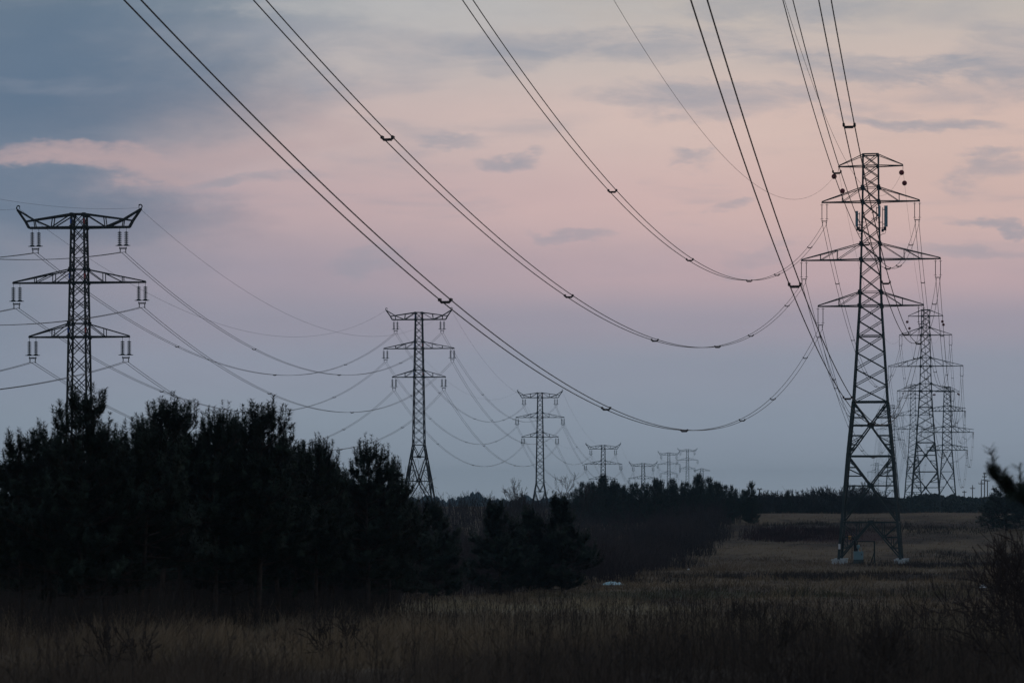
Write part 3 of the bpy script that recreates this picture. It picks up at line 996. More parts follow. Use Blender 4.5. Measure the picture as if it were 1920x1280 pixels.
tag(root, 'black cable riser post with curved top beside the grey green cabinet', 'post')
mb = MB(); mb.tube([(0, 0, -0.2), (0, 0, 2.4), (-0.05, 0, 2.75), (-0.25, 0, 2.95), (-0.42, 0, 2.9)], 0.13, 8); mb.build('cable_bundle', M['black'], root)
mb = MB(); mb.bar((0.22, 0, -0.2), (0.22, 0, 2.3), 0.12); mb.build('post', M['steel_old'], root)
mb = MB(); mb.bar((0.05, 0, 1.6), (0.45, 0, 1.75), 0.16); mb.bar((0.1, 0, 2.0), (0.4, 0, 1.9), 0.12); mb.build('junction_box', M['black'], root)
gp = foot_at(1622.0, 319.5)
root = empty('steel_gantry', gp)
tag(root, 'low dark steel gantry frame standing right of the grey green cabinet', 'frame')
mb = MB(); mb.bar((-0.95, 0, 2.45), (1.12, 0, 2.45), 0.12); mb.build('beam', M['steel'], root)
for x in (1.05, -0.9):
    mb = MB(); mb.bar((x, 0, -0.2), (x, 0, 2.45), 0.14); mb.build('post', M['steel'], root)
mb = MB(); mb.bar((0.62, 0, -0.1), (1.0, 0, 1.15), 0.10); mb.build('brace', M['steel'], root)
yp = foot_at(1593.3, 317.5)
root = empty('warning_lamp', yp)
tag(root, 'small orange round lamp head on a thin post by the left pylon leg', 'lamp')
mb = MB(); mb.tube([(0.25, 0, -0.1), (0.25, 0, 2.75), (0.05, 0, 2.9)], 0.04, 6); mb.build('post', M['steel_old'], root)
mb = MB(); mb.lathe([(0.02, 0.22), (0.16, 0.16), (0.2, 0.0), (0.16, -0.16), (0.02, -0.22)], (0, 0, 2.98), 12); mb.build('lamp_head', M['orange'], root)

# ------------------------------------------------------------------ litter
def crumple(name, loc, sx, sy, sz, mat, lab, cat, seed):
    r = np.random.default_rng(seed)
    n, m_ = 11, 6
    top = np.zeros((n, m_, 3))
    for i in range(n):
        for j in range(m_):
            u, v = i / (n - 1), j / (m_ - 1)
            e = (math.sin(math.pi * u) ** 0.4) * (math.sin(math.pi * v) ** 0.5)
            top[i, j] = ((u - .5) * sx + r.normal(0, sx * .02), (v - .5) * sy + r.normal(0, sy * .03), max(0.02, sz * e * r.uniform(.35, 1.0)))
    V = np.concatenate([top.reshape(-1, 3), top.reshape(-1, 3) * np.array([1, 1, 0]) - np.array([0, 0, .15])])
    I = np.arange(n * m_).reshape(n, m_)
    q = np.stack([I[:-1, :-1], I[1:, :-1], I[1:, 1:], I[:-1, 1:]], -1).reshape(-1, 4)
    q2 = q[:, ::-1] + n * m_
    o = link(name, np_mesh(name, V, np.concatenate([q, q2]), mat), None, loc)
    tag(o, lab, cat)
crumple('plastic_sheet', foot_at(1149, 214.0) + Vector((0, 0, 0.26)), 1.6, 0.7, 0.30, M['tarp'], 'crumpled pale cyan plastic sheet lying at the thicket edge', 'plastic sheet', 3)
crumple('plastic_bag', foot_at(1844, 205.0) + Vector((0, 0, 0.25)), 0.5, 0.4, 0.34, M['white'], 'small white plastic bag in the weeds at the far right', 'plastic bag', 5)
crumple('plastic_bag', foot_at(1291, 272.0) + Vector((0, 0, 0.1)), 0.28, 0.24, 0.2, M['white'], 'tiny white plastic bag beside the thicket left of the track', 'plastic bag', 8)

# ------------------------------------------------------------------ vegetation builders (numpy)
def frames(d):
    """two unit vectors square to each direction in d (n,3)"""
    ref = np.where(np.abs(d[:, 2:3]) < 0.9, np.array([[0, 0, 1.0]]), np.array([[1.0, 0, 0]]))
    s = np.cross(d, ref); s /= np.linalg.norm(s, axis=1, keepdims=True) + 1e-9
    t = np.cross(s, d)
    return s, t
def sticks(p, q, r0, r1, sides=3):
    """tapered prisms from p to q (n,3)"""
    n = len(p)
    d = q - p
    d = d / (np.linalg.norm(d, axis=1, keepdims=True) + 1e-9)
    s, t = frames(d)
    ring = []
    r0 = np.broadcast_to(np.asarray(r0, float), (n,)); r1 = np.broadcast_to(np.asarray(r1, float), (n,))
    for base, r in ((p, r0), (q, r1)):
        for k in range(sides):
            a = 2 * math.pi * k / sides
            ring.append(base + (s * math.cos(a) + t * math.sin(a)) * r[:, None])
    V = np.stack(ring, 1).reshape(-1, 3)
    o = (np.arange(n) * 2 * sides)[:, None, None]
    f = np.array([[k, (k + 1) % sides, sides + (k + 1) % sides, sides + k] for k in range(sides)])[None] + o
    return V, f.reshape(-1, 4)
def join(parts):
    V, Fc, b = [], [], 0
    for v, f in parts:
        V.append(v); Fc.append(f + b); b += len(v)
    return np.concatenate(V), np.concatenate(Fc)
def needles(base, axis, length, n_needles, nl, nw, r):
    """bottle brush shoots: every needle is a slim blade leaving the shoot axis at a forward angle"""
    n = len(base)
    s, t = frames(axis)
    k = n_needles
    u = r.uniform(0.0, 1.0, (n, k)) ** 0.8
    a = r.uniform(0, 2 * math.pi, (n, k))
    fw = r.uniform(0.25, 0.75, (n, k))
    rad = s[:, None] * np.cos(a)[..., None] + t[:, None] * np.sin(a)[..., None]
    d = rad + axis[:, None] * fw[..., None]
    d /= np.linalg.norm(d, axis=2, keepdims=True)
    p = base[:, None] + axis[:, None] * (u * length[:, None])[..., None]
    L = nl * r.uniform(0.75, 1.2, (n, k))
    side = np.cross(d, axis[:, None] + 0.01)
    side /= np.linalg.norm(side, axis=2, keepdims=True) + 1e-9
    w = nw * 0.5
    tip = p + d * L[..., None]
    V = np.stack([p - side * w, p + side * w, tip + side * w * 0.4, tip - side * w * 0.4], 2).reshape(-1, 3)
    f = np.arange(n * k * 4).reshape(-1, 4)
    return V, f
def make_pine(seed, H, R, shoots_k=1.0, bare=0.22, round_=0.6, nlen=0.16, nwid=0.034, nn=44, ls=1.0, spiky=0.0):
    """returns (trunk mesh, crown mesh)"""
    r = np.random.default_rng(seed)
    mb = MB()
    lean = r.normal(0, 0.02, 2)
    tp = [Vector((lean[0] * z + 0.05 * math.sin(z * 0.9 + seed), lean[1] * z + 0.05 * math.cos(z * 0.7 + seed), z)) for z in np.linspace(-0.4, H * 0.97, 14)]
    mb.tube(tp, 0.012 * H + 0.03, 7, 0.02)
    tz = [p.z for p in tp]
    def axis_at(z):
        i = float(np.interp(z, tz, range(len(tp))))
        a = tp[int(i)]; b = tp[min(int(i) + 1, len(tp) - 1)]
        return np.array(a.lerp(b, i - int(i)))
    B, A, Ln, bp, bq, br0, br1 = [], [], [], [], [], [], []
    def norm(v):
        return v / (np.linalg.norm(v) + 1e-9)
    def limb(p, d, ln, t, level):
        seg = 4
        pts = [p]
        for i in range(seg):
            d = norm(d + np.array([0, 0, 0.05 + 0.10 * t + (0.12 if i == seg - 1 else 0)]) + r.normal(0, 0.09, 3))
            pts.append(pts[-1] + d * ln / seg)
        rr = 0.012 + 0.012 * ln
        for i in range(seg):
            bp.append(pts[i]); bq.append(pts[i + 1])
            br0.append(rr * (1 - i / seg * 0.7)); br1.append(rr * (1 - (i + 1) / seg * 0.7))
        if level == 0:
            ns = 1 + int(ln * 2.4 * (1.0 - 0.35 * t * spiky))
            for k in range(ns):
                f = r.uniform(0.25, 0.9)
                ii = min(int(f * seg), seg - 1)
                q = pts[ii] + (pts[ii + 1] - pts[ii]) * (f * seg - ii)
                td = norm(pts[ii + 1] - pts[ii])
                sd_ = norm(np.cross(td, [0, 0, 1])) * (1 if k % 2 else -1)
                limb(q, norm(td * 0.8 + sd_ * r.uniform(0.5, 1.1) + np.array([0, 0, r.normal(0.15, 0.2)])), ln * r.uniform(0.28, 0.5) * (1.25 - f * 0.6), t, 1)
        # candle shoots at the tip turn upward
        dd = norm(pts[-1] - pts[-2])
        for k in range(1 if t > 0.72 and spiky else 2):
            if k == 0:
                w = norm(dd * (0.75 - 0.5 * t) + r.normal(0, 0.08, 3) + np.array([0, 0, 0.7 + 1.2 * t])); cl = r.uniform(0.45, 0.72) + 0.22 * t
            else:
                w = norm(dd * 0.7 + r.normal(0, 0.35, 3) + np.array([0, 0, 0.5])); cl = r.uniform(0.22, 0.36)
            B.append(pts[-1] - dd * 0.08); A.append(w); Ln.append(cl)
        n2 = max(1, int(ln * 3.4 * shoots_k * (1.0 - 0.45 * t * spiky)))
        for k in range(n2):
            f = r.uniform(0.35 if level == 0 else 0.1, 1.0)
            ii = min(int(f * seg), seg - 1)
            q = pts[ii] + (pts[ii + 1] - pts[ii]) * (f * seg - ii)
            td = norm(pts[ii + 1] - pts[ii])
            w = norm(td * r.uniform(0.2, 0.7) + r.normal(0, 0.22, 3) + np.array([0, 0, r.uniform(0.3, 0.8) + 0.8 * t]))
            B.append(q); A.append(w); Ln.append(r.uniform(0.24, 0.42) * (1.0 - 0.3 * t * spiky))
    z = H * bare
    while z < H * 0.96:
        t = (z - H * bare) / (H * (1 - bare))
        prof = min(1.0, (1.03 - t) ** round_) * (0.6 + 0.4 * min(1, t / 0.2))
        n = int(r.integers(4, 7))
        ph = r.uniform(0, 6.28)
        for k in range(n):
            if r.uniform() < 0.10: continue
            az = ph + 6.283 * k / n + r.normal(0, 0.25)
            ln = R * prof * r.uniform(0.5, 1.28) + 0.12
            up0 = 0.05 + 0.75 * t * t + r.normal(0, 0.12)
            limb(axis_at(z), norm(np.array([math.cos(az), math.sin(az), up0])), ln, t, 0)
        z += (0.42 + 0.12 * r.uniform()) * (0.8 + 0.3 * (1 - t)) * (H / 9.0) ** 0.5
    # a few dead lower branches
    for k in range(8):
        zz = H * bare * r.uniform(0.35, 1.0); az = r.uniform(0, 6.28)
        p = axis_at(zz); q = p + np.array([math.cos(az), math.sin(az), r.uniform(-0.15, 0.2)]) * r.uniform(0.4, 1.1)
        bp.append(p); bq.append(q); br0.append(0.018); br1.append(0.008)
    top = axis_at(H * 0.95)
    for k in range(6):
        w = norm(np.array([r.normal(0, 0.25), r.normal(0, 0.25), 1.0]))
        B.append(top + np.array([r.normal(0, .06), r.normal(0, .06), -0.25 * r.uniform()])); A.append(w); Ln.append(r.uniform(0.5, 1.0))
    B = np.array(B); A = np.array(A); Ln = np.array(Ln) * ls
    nV, nF = needles(B, A, Ln, nn, nlen, nwid, r)
    sV, sF = sticks(np.array(bp), np.array(bq), np.array(br0), np.array(br1), 4)
    tv = np.array([tuple(v) for v in mb.v])
    tq = np.array([f for f in mb.f if len(f) == 4])
    trunk = np_mesh('trunk', *join([(tv, tq), (sV, sF)]), M['bark'])
    crown = np_mesh('crown', nV, nF, M['needle'])
    print('pine', seed, len(B), 'shoots')
    return trunk, crown
def pine(pair, loc, sc, rz, lab, group, name='pine_tree', cat='pine tree'):
    root = empty(name, loc, rz)
    root.scale = (sc[0], sc[0], sc[1]) if isinstance(sc, tuple) else (sc, sc, sc)
    tag(root, lab, cat, group)
    link('trunk', pair[0], root); link('crown', pair[1], root)
    return root

def grow(r, p, d, ln, rad, depth, out, spread=0.55, up=0.12, kids=(2, 4)):
    seg = 3
    for i in range(seg):
        d = d + r.normal(0, 0.10, 3) + np.array([0, 0, up * 0.5]); d = d / np.linalg.norm(d)
        q = p + d * ln / seg
        r2 = rad * (1 - 0.22)
        out.append((p, q, rad, r2))
        rad = r2; p = q
        if depth > 0 and i < seg - 1 and r.uniform() < 0.75:
            w = d + r.normal(0, spread, 3) + np.array([0, 0, up]); w /= np.linalg.norm(w)
            grow(r, p, w, ln * r.uniform(0.45, 0.7), rad * 0.6, depth - 1, out, spread, up, kids)
    if depth > 0:
        for _ in range(int(r.integers(*kids))):
            w = d + r.normal(0, spread * 0.8, 3) + np.array([0, 0, up]); w /= np.linalg.norm(w)
            grow(r, p, w, ln * r.uniform(0.5, 0.78), rad * 0.7, depth - 1, out, spread, up, kids)
def bare_mesh(seed, H, stems=1, depth=4, spread=0.5, leaves=0, trunk_r=None, mr=0.01):
    r = np.random.default_rng(seed)
    out = []
    for s in range(stems):
        d = np.array([r.normal(0, 0.12 if stems == 1 else 0.35), r.normal(0, 0.12 if stems == 1 else 0.35), 1.0]); d /= np.linalg.norm(d)
        p = np.array([r.normal(0, 0.25), r.normal(0, 0.25), -0.2]) if stems > 1 else np.array([0, 0, -0.2])
        grow(r, p, d, H * 0.42, trunk_r or H * 0.013, depth, out, spread)
    P = np.array([o[0] for o in out]); Q = np.array([o[1] for o in out])
    R0 = np.array([o[2] for o in out]); R1 = np.array([o[3] for o in out])
    zmax = Q[:, 2].max()
    k = H / zmax
    P *= k; Q *= k
    R0 = np.maximum(R0, mr); R1 = np.maximum(R1, mr * 0.7)
    big = R0 > max(0.03, mr * 1.2)
    return P, Q, R0, R1, big
def bare_tree(seed, H, loc, lab, group=None, stems=1, depth=4, spread=0.5, name='bare_tree', cat='tree', leaves=0, mat='twig', trunk_r=None):
    P, Q, R0, R1, big = bare_mesh(seed, H, stems, depth, spread, 0, trunk_r, max(0.009, (0.016 if name == 'bare_bush' else 0.010) * loc[1] / 220.0))
    root = empty(name, loc)
    tag(root, lab, cat, group)
    if big.any():
        link('trunk', np_mesh('trunk', *sticks(P[big], Q[big], R0[big], R1[big], 5), M['bark']), root)
    sm = ~big
    link('crown', np_mesh('crown', *sticks(P[sm], Q[sm], R0[sm], R1[sm], 3), M[mat]), root)
    if leaves:
        r = np.random.default_rng(seed + 5)
        ii = r.choice(np.where(sm)[0], leaves)
        c = Q[ii] + r.normal(0, 0.05, (leaves, 3))
        a = r.normal(0, 1, (leaves, 3)); a /= np.linalg.norm(a, axis=1, keepdims=True)
        s, t = frames(a)
        sz = r.uniform(0.05, 0.11, (leaves, 1))
        V = np.stack([c - s * sz, c + t * sz * 0.7, c + s * sz, c - t * sz * 0.7], 1).reshape(-1, 3)
        link('dry_leaves', np_mesh('dry_leaves', V, np.arange(leaves * 4).reshape(-1, 4), M['leafdry']), root)
    return root

# ------------------------------------------------------------------ the near pine stand on the left
protos = [make_pine(11, 9.0, 3.2, 1.0, 0.17, 0.66, 0.175, 0.036, 46, 1.0, 0.55), make_pine(12, 9.0, 3.1, 1.0, 0.24, 0.6, 0.175, 0.036, 46, 1.0, 0.55), make_pine(13, 9.0, 2.7, 1.0, 0.30, 0.5, 0.175, 0.036, 46, 1.0, 0.55), make_pine(14, 9.0, 3.2, 1.0, 0.2, 0.7, 0.175, 0.036, 46, 1.0, 0.55), make_pine(15, 9.0, 2.6, 1.0, 0.32, 0.5, 0.175, 0.036, 46, 1.0, 0.55)]
def stand_pine(pxx, ytop, d, k, wide, rz, lab, grp, fwd=1.0):
    d = d * fwd
    x, y, z = at(pxx, d)
    H = (HZ - ytop) * d / F - z
    s = H / 9.6
    return pine(protos[k], (x, y, z), (s * wide, s), rz, lab, grp)
GP = 'near pines in the left stand'
near_pines = [
    (40, 812, 118, 1, 1.15, 'broad dark pine at the left picture edge'),
    (92, 800, 121, 3, 1.0, 'pine whose ragged top reaches just left of the large horned pylon'),
    (147, 738, 116, 0, 1.05, 'tall pine whose top stands in front of the large horned pylon'),
    (200, 818, 122, 4, 1.0, 'slim pine just right of the large horned pylon'),
    (258, 796, 118, 2, 1.05, 'pine with a pale visible trunk down to the grass'),
    (300, 762, 124, 4, 1.1, 'pine with several upright candle tips, first of the level row'),
    (345, 764, 128, 2, 1.0, 'pine with one tall lone candle tip above the row'),
    (403, 772, 125, 1, 0.95, 'pine in the middle of the level topped row'),
    (440, 786, 131, 0, 1.0, 'pine slightly lower than its neighbours in the level row'),
    (483, 768, 127, 4, 1.15, 'pine with twin upright tips at the right end of the level row'),
    (522, 806, 133, 2, 1.0, 'pine stepping down right of the twin tipped pine'),
    (556, 836, 138, 0, 0.9, 'narrow pine on the falling edge of the left stand'),
    (588, 834, 134, 4, 0.95, 'pine with a single pointed tip before the gap in the stand'),
    (628, 862, 139, 3, 0.8, 'low pine filling the gap between the stand and its last tall pine'),
    (688, 830, 136, 1, 1.05, 'last tall pine at the right end of the left stand'),
    (728, 858, 140, 3, 0.75, 'low pine leaning against the right side of the last tall pine'),
]
for i, (p, yt, d, k, w, lab) in enumerate(near_pines):
    stand_pine(p, yt, d, k, w, 0.9 + i * 1.7, lab, GP, 0.80 if p < 300 else (0.86 if p < 600 else 0.95))
rr = np.random.default_rng(4)
for i in range(15):         # the second and third rows, mostly behind the first
    p = 25 + i * 50 + rr.normal(0, 10)
    env = float(np.interp(p, [0, 60, 147, 215, 300, 480, 520, 600, 690, 760], [850, 835, 790, 845, 800, 805, 835, 865, 870, 900]))
    stand_pine(p, env + rr.uniform(8, 40), rr.uniform(122, 150), int(rr.integers(0, 5)), 1.2, rr.uniform(0, 6), 'dark pine mostly hidden behind the front row of the left stand', 'hidden inner pines of the left stand')

# young pines before the thicket
protoY = [make_pine(21, 6.0, 2.0, 1.0, 0.05, 0.8), make_pine(22, 6.0, 2.2, 1.0, 0.04, 0.75)]
for (p, yt, d, k, w, lab) in [(812, 946, 178, 1, 1.25, 'young pine half hidden behind the right end of the left stand'),
                              (936, 940, 192, 0, 1.35, 'young pine alone on the left of the group before the thicket'),
                              (994, 955, 197, 1, 1.3, 'lower young pine between its two neighbours before the thicket'),
                              (1054, 928, 198, 0, 1.3, 'tallest and rightmost young pine of the group before the thicket')]:
    x, y, z = at(p, d)
    H = (HZ - yt) * d / F - z
    s = H / 6.5
    pine(protoY[k], (x, y, z), (s * w, s), p * 0.7, lab, 'young pines before the thicket')

# ------------------------------------------------------------------ far pine stand on the hill crest
protoF = [make_pine(31, 8.0, 2.2, 0.75, 0.03, 0.7, 0.17, 0.045, 16), make_pine(32, 8.0, 2.5, 0.75, 0.03, 0.6, 0.17, 0.045, 16), make_pine(33, 8.0, 1.9, 0.75, 0.03, 0.75, 0.17, 0.045, 16)]
env_x = [1060, 1085, 1110, 1132, 1165, 1200, 1225, 1250, 1290, 1310, 1345, 1380, 1400, 1425]
env_y = [930, 906, 900, 888, 902, 904, 893, 897, 899, 886, 899, 908, 912, 925]
rr = np.random.default_rng(9)
for i in range(64):
    p = 1068 + (i % 32) * 11.2 + rr.normal(0, 3)
    back = i >= 32
    d = rr.uniform(500, 540) if back else rr.uniform(450, 495)
    yt = float(np.interp(p, env_x, env_y)) + (rr.uniform(-2, 7) if back else rr.uniform(3, 24))
    x, y, z = at(p, d)
    H = max(2.5, (HZ - yt) * d / F - z)
    s = H / 8.7
    pine(protoF[i % 3], (x, y, z), (s * 1.15, s), rr.uniform(0, 6), 'dark pine packed in the far stand on the hill crest', 'pines of the far stand')
def lone_pine(p, yt, d, k, w, lab):
    x, y, z = at(p, d)
    H = (HZ - yt) * d / F - z
    s = H / 8.7
    pine(protoF[k], (x, y, z), (s * w, s), p, lab, None)
lone_pine(1408, 902, 470, 1, 1.0, 'round topped pine closing the right end of the far stand')
lone_pine(1310, 884, 505, 2, 0.9, 'pine whose spiky top stands highest above the far stand')
lone_pine(1132, 886, 500, 0, 1.2, 'broad pine covering the foot of the fourth horned pylon')
lone_pine(1477, 918, 560, 1, 0.95, 'lone cone shaped evergreen in the far hedge left of the tallest pylon')
lone_pine(1888, 893, 430, 1, 1.8, 'rounded dark pine at the right edge beyond the field')
lone_pine(1862, 922, 436, 0, 1.7, 'lower pine leaning out left of the rounded pine at the right edge')
lone_pine(1922, 898, 425, 1, 1.8, 'dark pine cut by the right picture edge beyond the field')

# the pine close to the camera at the right edge
pr = make_pine(44, 3.0, 1.15, 4.0, 0.70, 0.28, 0.08, 0.013, 70, 0.42)
pine(pr, (5.75, 26.5, gz(5.75, 26.5) - 0.20), 1.0, 0.6, 'blurred pine close to the camera reaching in at the right edge', None)

# ------------------------------------------------------------------ bare trees and bushes
def bt(seed, p, yt, d, lab, **kw):
    x, y, z = at(p, d)
    H = (HZ - yt) * d / F - z
    bare_tree(seed, H, (x, y, z), lab, **kw)
bt(51, 975, 893, 420, 'bare tree with clinging dry leaves left of the third horned pylon', leaves=420, spread=0.42)
bt(52, 1052, 884, 430, 'wide bare tree right of the third horned pylon', spread=0.6, depth=4)
bt(53, 1085, 900, 440, 'fine twigged bare tree against the left end of the far stand', spread=0.55)
bt(54, 905, 915, 400, 'slender bare sapling rising from the thicket skyline', spread=0.4)
bt(55, 878, 918, 405, 'bare bush just above the thicket skyline, left of the slender sapling', spread=0.5)
bt(56, 748, 855, 170, 'fine bare tree showing behind the last tall pine', spread=0.5)
bt(57, 28, 802, 128, 'bare upright saplings above the pines at the left edge', spread=0.35, stems=3)
bt(58, 1012, 905, 410, 'bare bush in front of the foot of the third horned pylon', spread=0.5)
bt(59, 945, 908, 415, 'bare bush left of the dry leaved tree on the skyline', spread=0.5)
for i, (p, yt, d) in enumerate([(1435, 919, 575), (1452, 918, 570), (1500, 916, 580), (1535, 914, 590), (1552, 908, 580), (1568, 911, 585), (1598, 906, 575), (1612, 898, 580), (1628, 909, 590), (1520, 917, 600)]):
    bt(70 + i, p, yt, d, ['bare bush in the far hedge next to the far pine stand', 'small bare bush in the far hedge left of the cone evergreen', 'bare bush just right of the cone evergreen in the hedge',
        'bare bush midway between the cone evergreen and the tallest pylon', 'tall ragged bare bush left of the tallest pylon leg', 'bare bush against the left leg of the tallest pylon',
        'bare tree framed by the left half of the tallest pylon legs', 'tallest bare tree seen between the legs of the tallest pylon', 'bare bush behind the centre of the tallest pylon',
        'bare bush above the pale shed in the far hedge'][i], group='bare bushes of the far hedge', stems=6, spread=0.6, mat='scrub', name='bare_bush', cat='bush', trunk_r=0.06)
x, y, z = at(1932, 50)
bare_tree(92, 2.9, (x, y, z), 'dense dark bare shrub cut by the right picture edge, nearest of three', stems=9, depth=3, spread=0.6, name='bare_shrub', cat='shrub')
rh = np.random.default_rng(77)
for i in range(16):
    p = 1428 + i * 14.5 + rh.normal(0, 4)
    bt(140 + i, p, rh.uniform(916, 933), rh.uniform(560, 610), 'low bare bush merging into the far hedge along the field crest', group='low bushes of the far hedge', stems=6, spread=0.65, mat='scrub', name='bare_bush', cat='bush', trunk_r=0.06)
# the near bare shrub at the right edge
x, y, z = at(1925, 62)
bare_tree(90, 3.0, (x, y, z), 'bare dark shrub with long twigs at the right edge under the pines', stems=6, depth=3, spread=0.6, name='bare_shrub', cat='shrub')
x, y, z = at(1895, 85)
bare_tree(91, 3.3, (x, y, z), 'bare shrub just behind the shrub at the right edge', stems=6, depth=3, spread=0.5, name='bare_shrub', cat='shrub')

# thicket of saplings: one uncountable mass
def thicket(name, pts, hmin, hmax, stems, seed, mat, lab, twig=6, w=1.0, hk=None):
    r = np.random.default_rng(seed)
    pts = np.asarray(pts)
    n = len(pts)
    base = np.repeat(pts, stems, 0)
    N = len(base)
    base = base + np.concatenate([r.normal(0, 0.7, (N, 2)), np.zeros((N, 1))], 1)
    base[:, 2] = ground(base[:, 0], base[:, 1]) - 0.1
    h = r.uniform(hmin, hmax, N) * np.repeat(r.uniform(0.75, 1.1, n), stems)
    if hk is not None:
        h = h * np.repeat(hk, stems)
    d = np.stack([r.normal(0, 0.22, N), r.normal(0, 0.22, N), np.ones(N)], 1)
    dist = np.maximum(base[:, 1], 30)
    sc = w * np.clip(dist / 220.0, 0.5, 2.2)
    mid = base + d * (h * 0.55)[:, None]
    top = mid + (d + r.normal(0, 0.15, (N, 3))) * (h * 0.45)[:, None]
    parts = [sticks(base, mid, 0.022 * sc, 0.016 * sc), sticks(mid, top, 0.016 * sc, 0.006 * sc)]
    for k in range(twig):
        f = r.uniform(0.25, 0.95, N)
        p = base + (top - base) * f[:, None]
        t = np.stack([r.normal(0, 0.6, N), r.normal(0, 0.6, N), r.uniform(0.5, 1.2, N)], 1)
        q = p + t * (h * (1.1 - f) * 0.38)[:, None]
        parts.append(sticks(p, q, 0.011 * sc, 0.005 * sc))
    o = link(name, np_mesh(name, *join(parts), M[mat]))
    tag(o, lab, 'thicket', None, 'stuff')
r = np.random.default_rng(17)
def scatter(n, y0, y1, lo, hi, power=1.0):
    """lo, hi: functions of y giving the x range"""
    y = y0 + (y1 - y0) * r.uniform(0, 1, n) ** power
    a, b = lo(y), hi(y)
    x = a + (b - a) * r.uniform(0, 1, n)
    return np.stack([x, y, np.zeros(n)], 1)
edge = lambda y: np.interp(y, [170, 215, 240, 300, 380, 500, 560], [(740 - 960) * 170 / F, (1110 - 960) * 215 / F, (1165 - 960) * 240 / F, (1275 - 960) * 300 / F, (1345 - 960) * 380 / F, (1385 - 960) * 500 / F, (1400 - 960) * 560 / F])
pts = scatter(1900, 185, 560, lambda y: (600 - 960) * y / F, lambda y: edge(y) - 1.0 + 1.6 * np.sin(y * 0.11) + 1.2 * np.sin(y * 0.27 + 1), 0.9)
pts = np.concatenate([pts, scatter(800, 205, 540, lambda y: edge(y) - 11, lambda y: edge(y) - 0.5 + 1.6 * np.sin(y * 0.11) + 1.2 * np.sin(y * 0.27 + 1))])
ed_ = edge(pts[:, 1]) - pts[:, 0]
low = np.clip(ed_ / 2.5, 0.45, 1.0) * r.uniform(0.75, 1.15, len(pts))
thicket('bare_thicket', pts, 2.2, 4.3, 5, 3, 'thicket', 'dense grey brown mass of bare saplings between the pines and the field', 6, 1.0, low)
pts = scatter(170, 560, 640, lambda y: (1400 - 960) * y / F, lambda y: (1690 - 960) * y / F)
thicket('far_hedge', pts, 2.2, 6.4, 6, 5, 'scrub', 'dark far hedge of scrub along the crest of the field', 6, 1.2)
pts = scatter(520, 148, 200, lambda y: (-120 - 960) * y / F, lambda y: (735 - 960) * y / F)
thicket('inner_thicket', pts, 2.2, 3.8, 6, 8, 'thicket', 'dark thicket closing the view between the trunks of the left pines', 5, 1.0)
# dead weeds and undergrowth at the feet of the pines
pts = np.concatenate([scatter(330, 82, 130, lambda y: (-60 - 960) * y / F, lambda y: np.interp(y, [88, 130], [300 - 960, 740 - 960]) * y / F), scatter(900, 125, 195, lambda y: (-60 - 960) * y / F, lambda y: (740 - 960) * y / F)])
thicket('undergrowth', pts, 0.7, 2.6, 6, 6, 'weed', 'dry undergrowth stalks at the feet of the left pines', 3, 0.7)

def ovals(spec, r):
    out = []
    for (pxx, y, rx, ry, n) in spec:
        a = r.uniform(0, 6.283, n); q = r.uniform(0, 1, n) ** 0.5 * r.uniform(0.7, 1.15, n)
        out.append(np.stack([(pxx - 960) * y / F + rx * q * np.cos(a), y + ry * q * np.sin(a), np.zeros(n)], 1))
    return np.concatenate(out)
M['bramble'] = simple('russet_bramble', (0.040, 0.022, 0.023), (0.075, 0.040, 0.038), 0.3, 0.95)
thicket('bramble', ovals([(1500, 420, 8.5, 22, 260), (1455, 400, 4, 12, 60)], r), 0.5, 1.1, 7, 41, 'bramble', 'dark russet bramble patch on the slope left of the tallest pylon', 4, 0.8)
thicket('low_scrub', ovals([(1760, 300, 9, 9, 130), (1850, 330, 7, 20, 110), (1720, 430, 12, 14, 150), (1420, 250, 12, 4, 90), (1230, 235, 5, 4, 40), (1640, 235, 14, 4, 110), (1840, 200, 8, 12, 110), (1560, 455, 14, 6, 90)], r), 0.3, 0.9, 6, 42, 'weed', 'low dark scrub in drifts across the field', 4, 0.8)

# ------------------------------------------------------------------ far woodland
def crowns(name, spec, lab, mat, fs=0.5, nf=170, seed=1):
    r = np.random.default_rng(seed)
    V = []
    for (x, y, z, rx, h) in spec:
        n = nf
        d = r.normal(0, 1, (n, 3)); d /= np.linalg.norm(d, axis=1, keepdims=True)
        rad = r.uniform(0.55, 1.0, (n, 1)) ** 0.5
        c = np.array([x, y, z + h * 0.5]) + d * rad * np.array([rx, rx, h * 0.55])
        a = r.normal(0, 1, (n, 3)); a /= np.linalg.norm(a, axis=1, keepdims=True)
        s, t = frames(a)
        sz = fs * r.uniform(0.5, 1.2, (n, 1)) * (y / 900.0)
        V.append(np.stack([c - s * sz, c + t * sz, c + s * sz, c - t * sz], 1).reshape(-1, 3))
    V = np.concatenate(V)
    o = link(name, np_mesh(name, V, np.arange(len(V)).reshape(-1, 4), M[mat]))
    tag(o, lab, 'woodland', None, 'stuff')
r = np.random.default_rng(23)
spec = []
for i in range(330):
    y = r.uniform(720, 1000); p = r.uniform(1640, 2150) if i % 5 else r.uniform(1400, 1640)
    x, y, z = at(p, y)
    tgt = float(np.interp(p, [1380, 1600, 1690, 1720, 1745, 1765, 1785, 1810, 1850, 2150], [930, 931, 933, 931, 922, 931, 927, 933, 931, 930])) + abs(r.normal(0, 6))
    h = np.clip((HZ - tgt) * y / F - z, 1.5, 14)
    spec.append((x, y, z, r.uniform(2.0, 4.5), h))
crowns('far_woodland', spec, 'low blue grey far woodland along the horizon behind the right pylons', 'wood_far')
spec = []
for i in range(260):
    y = r.uniform(2100, 3200); p = r.uniform(-800, 2600)
    x, y, z = at(p, y)
    spec.append((x, y, z, r.uniform(8, 20), r.uniform(8, 18)))
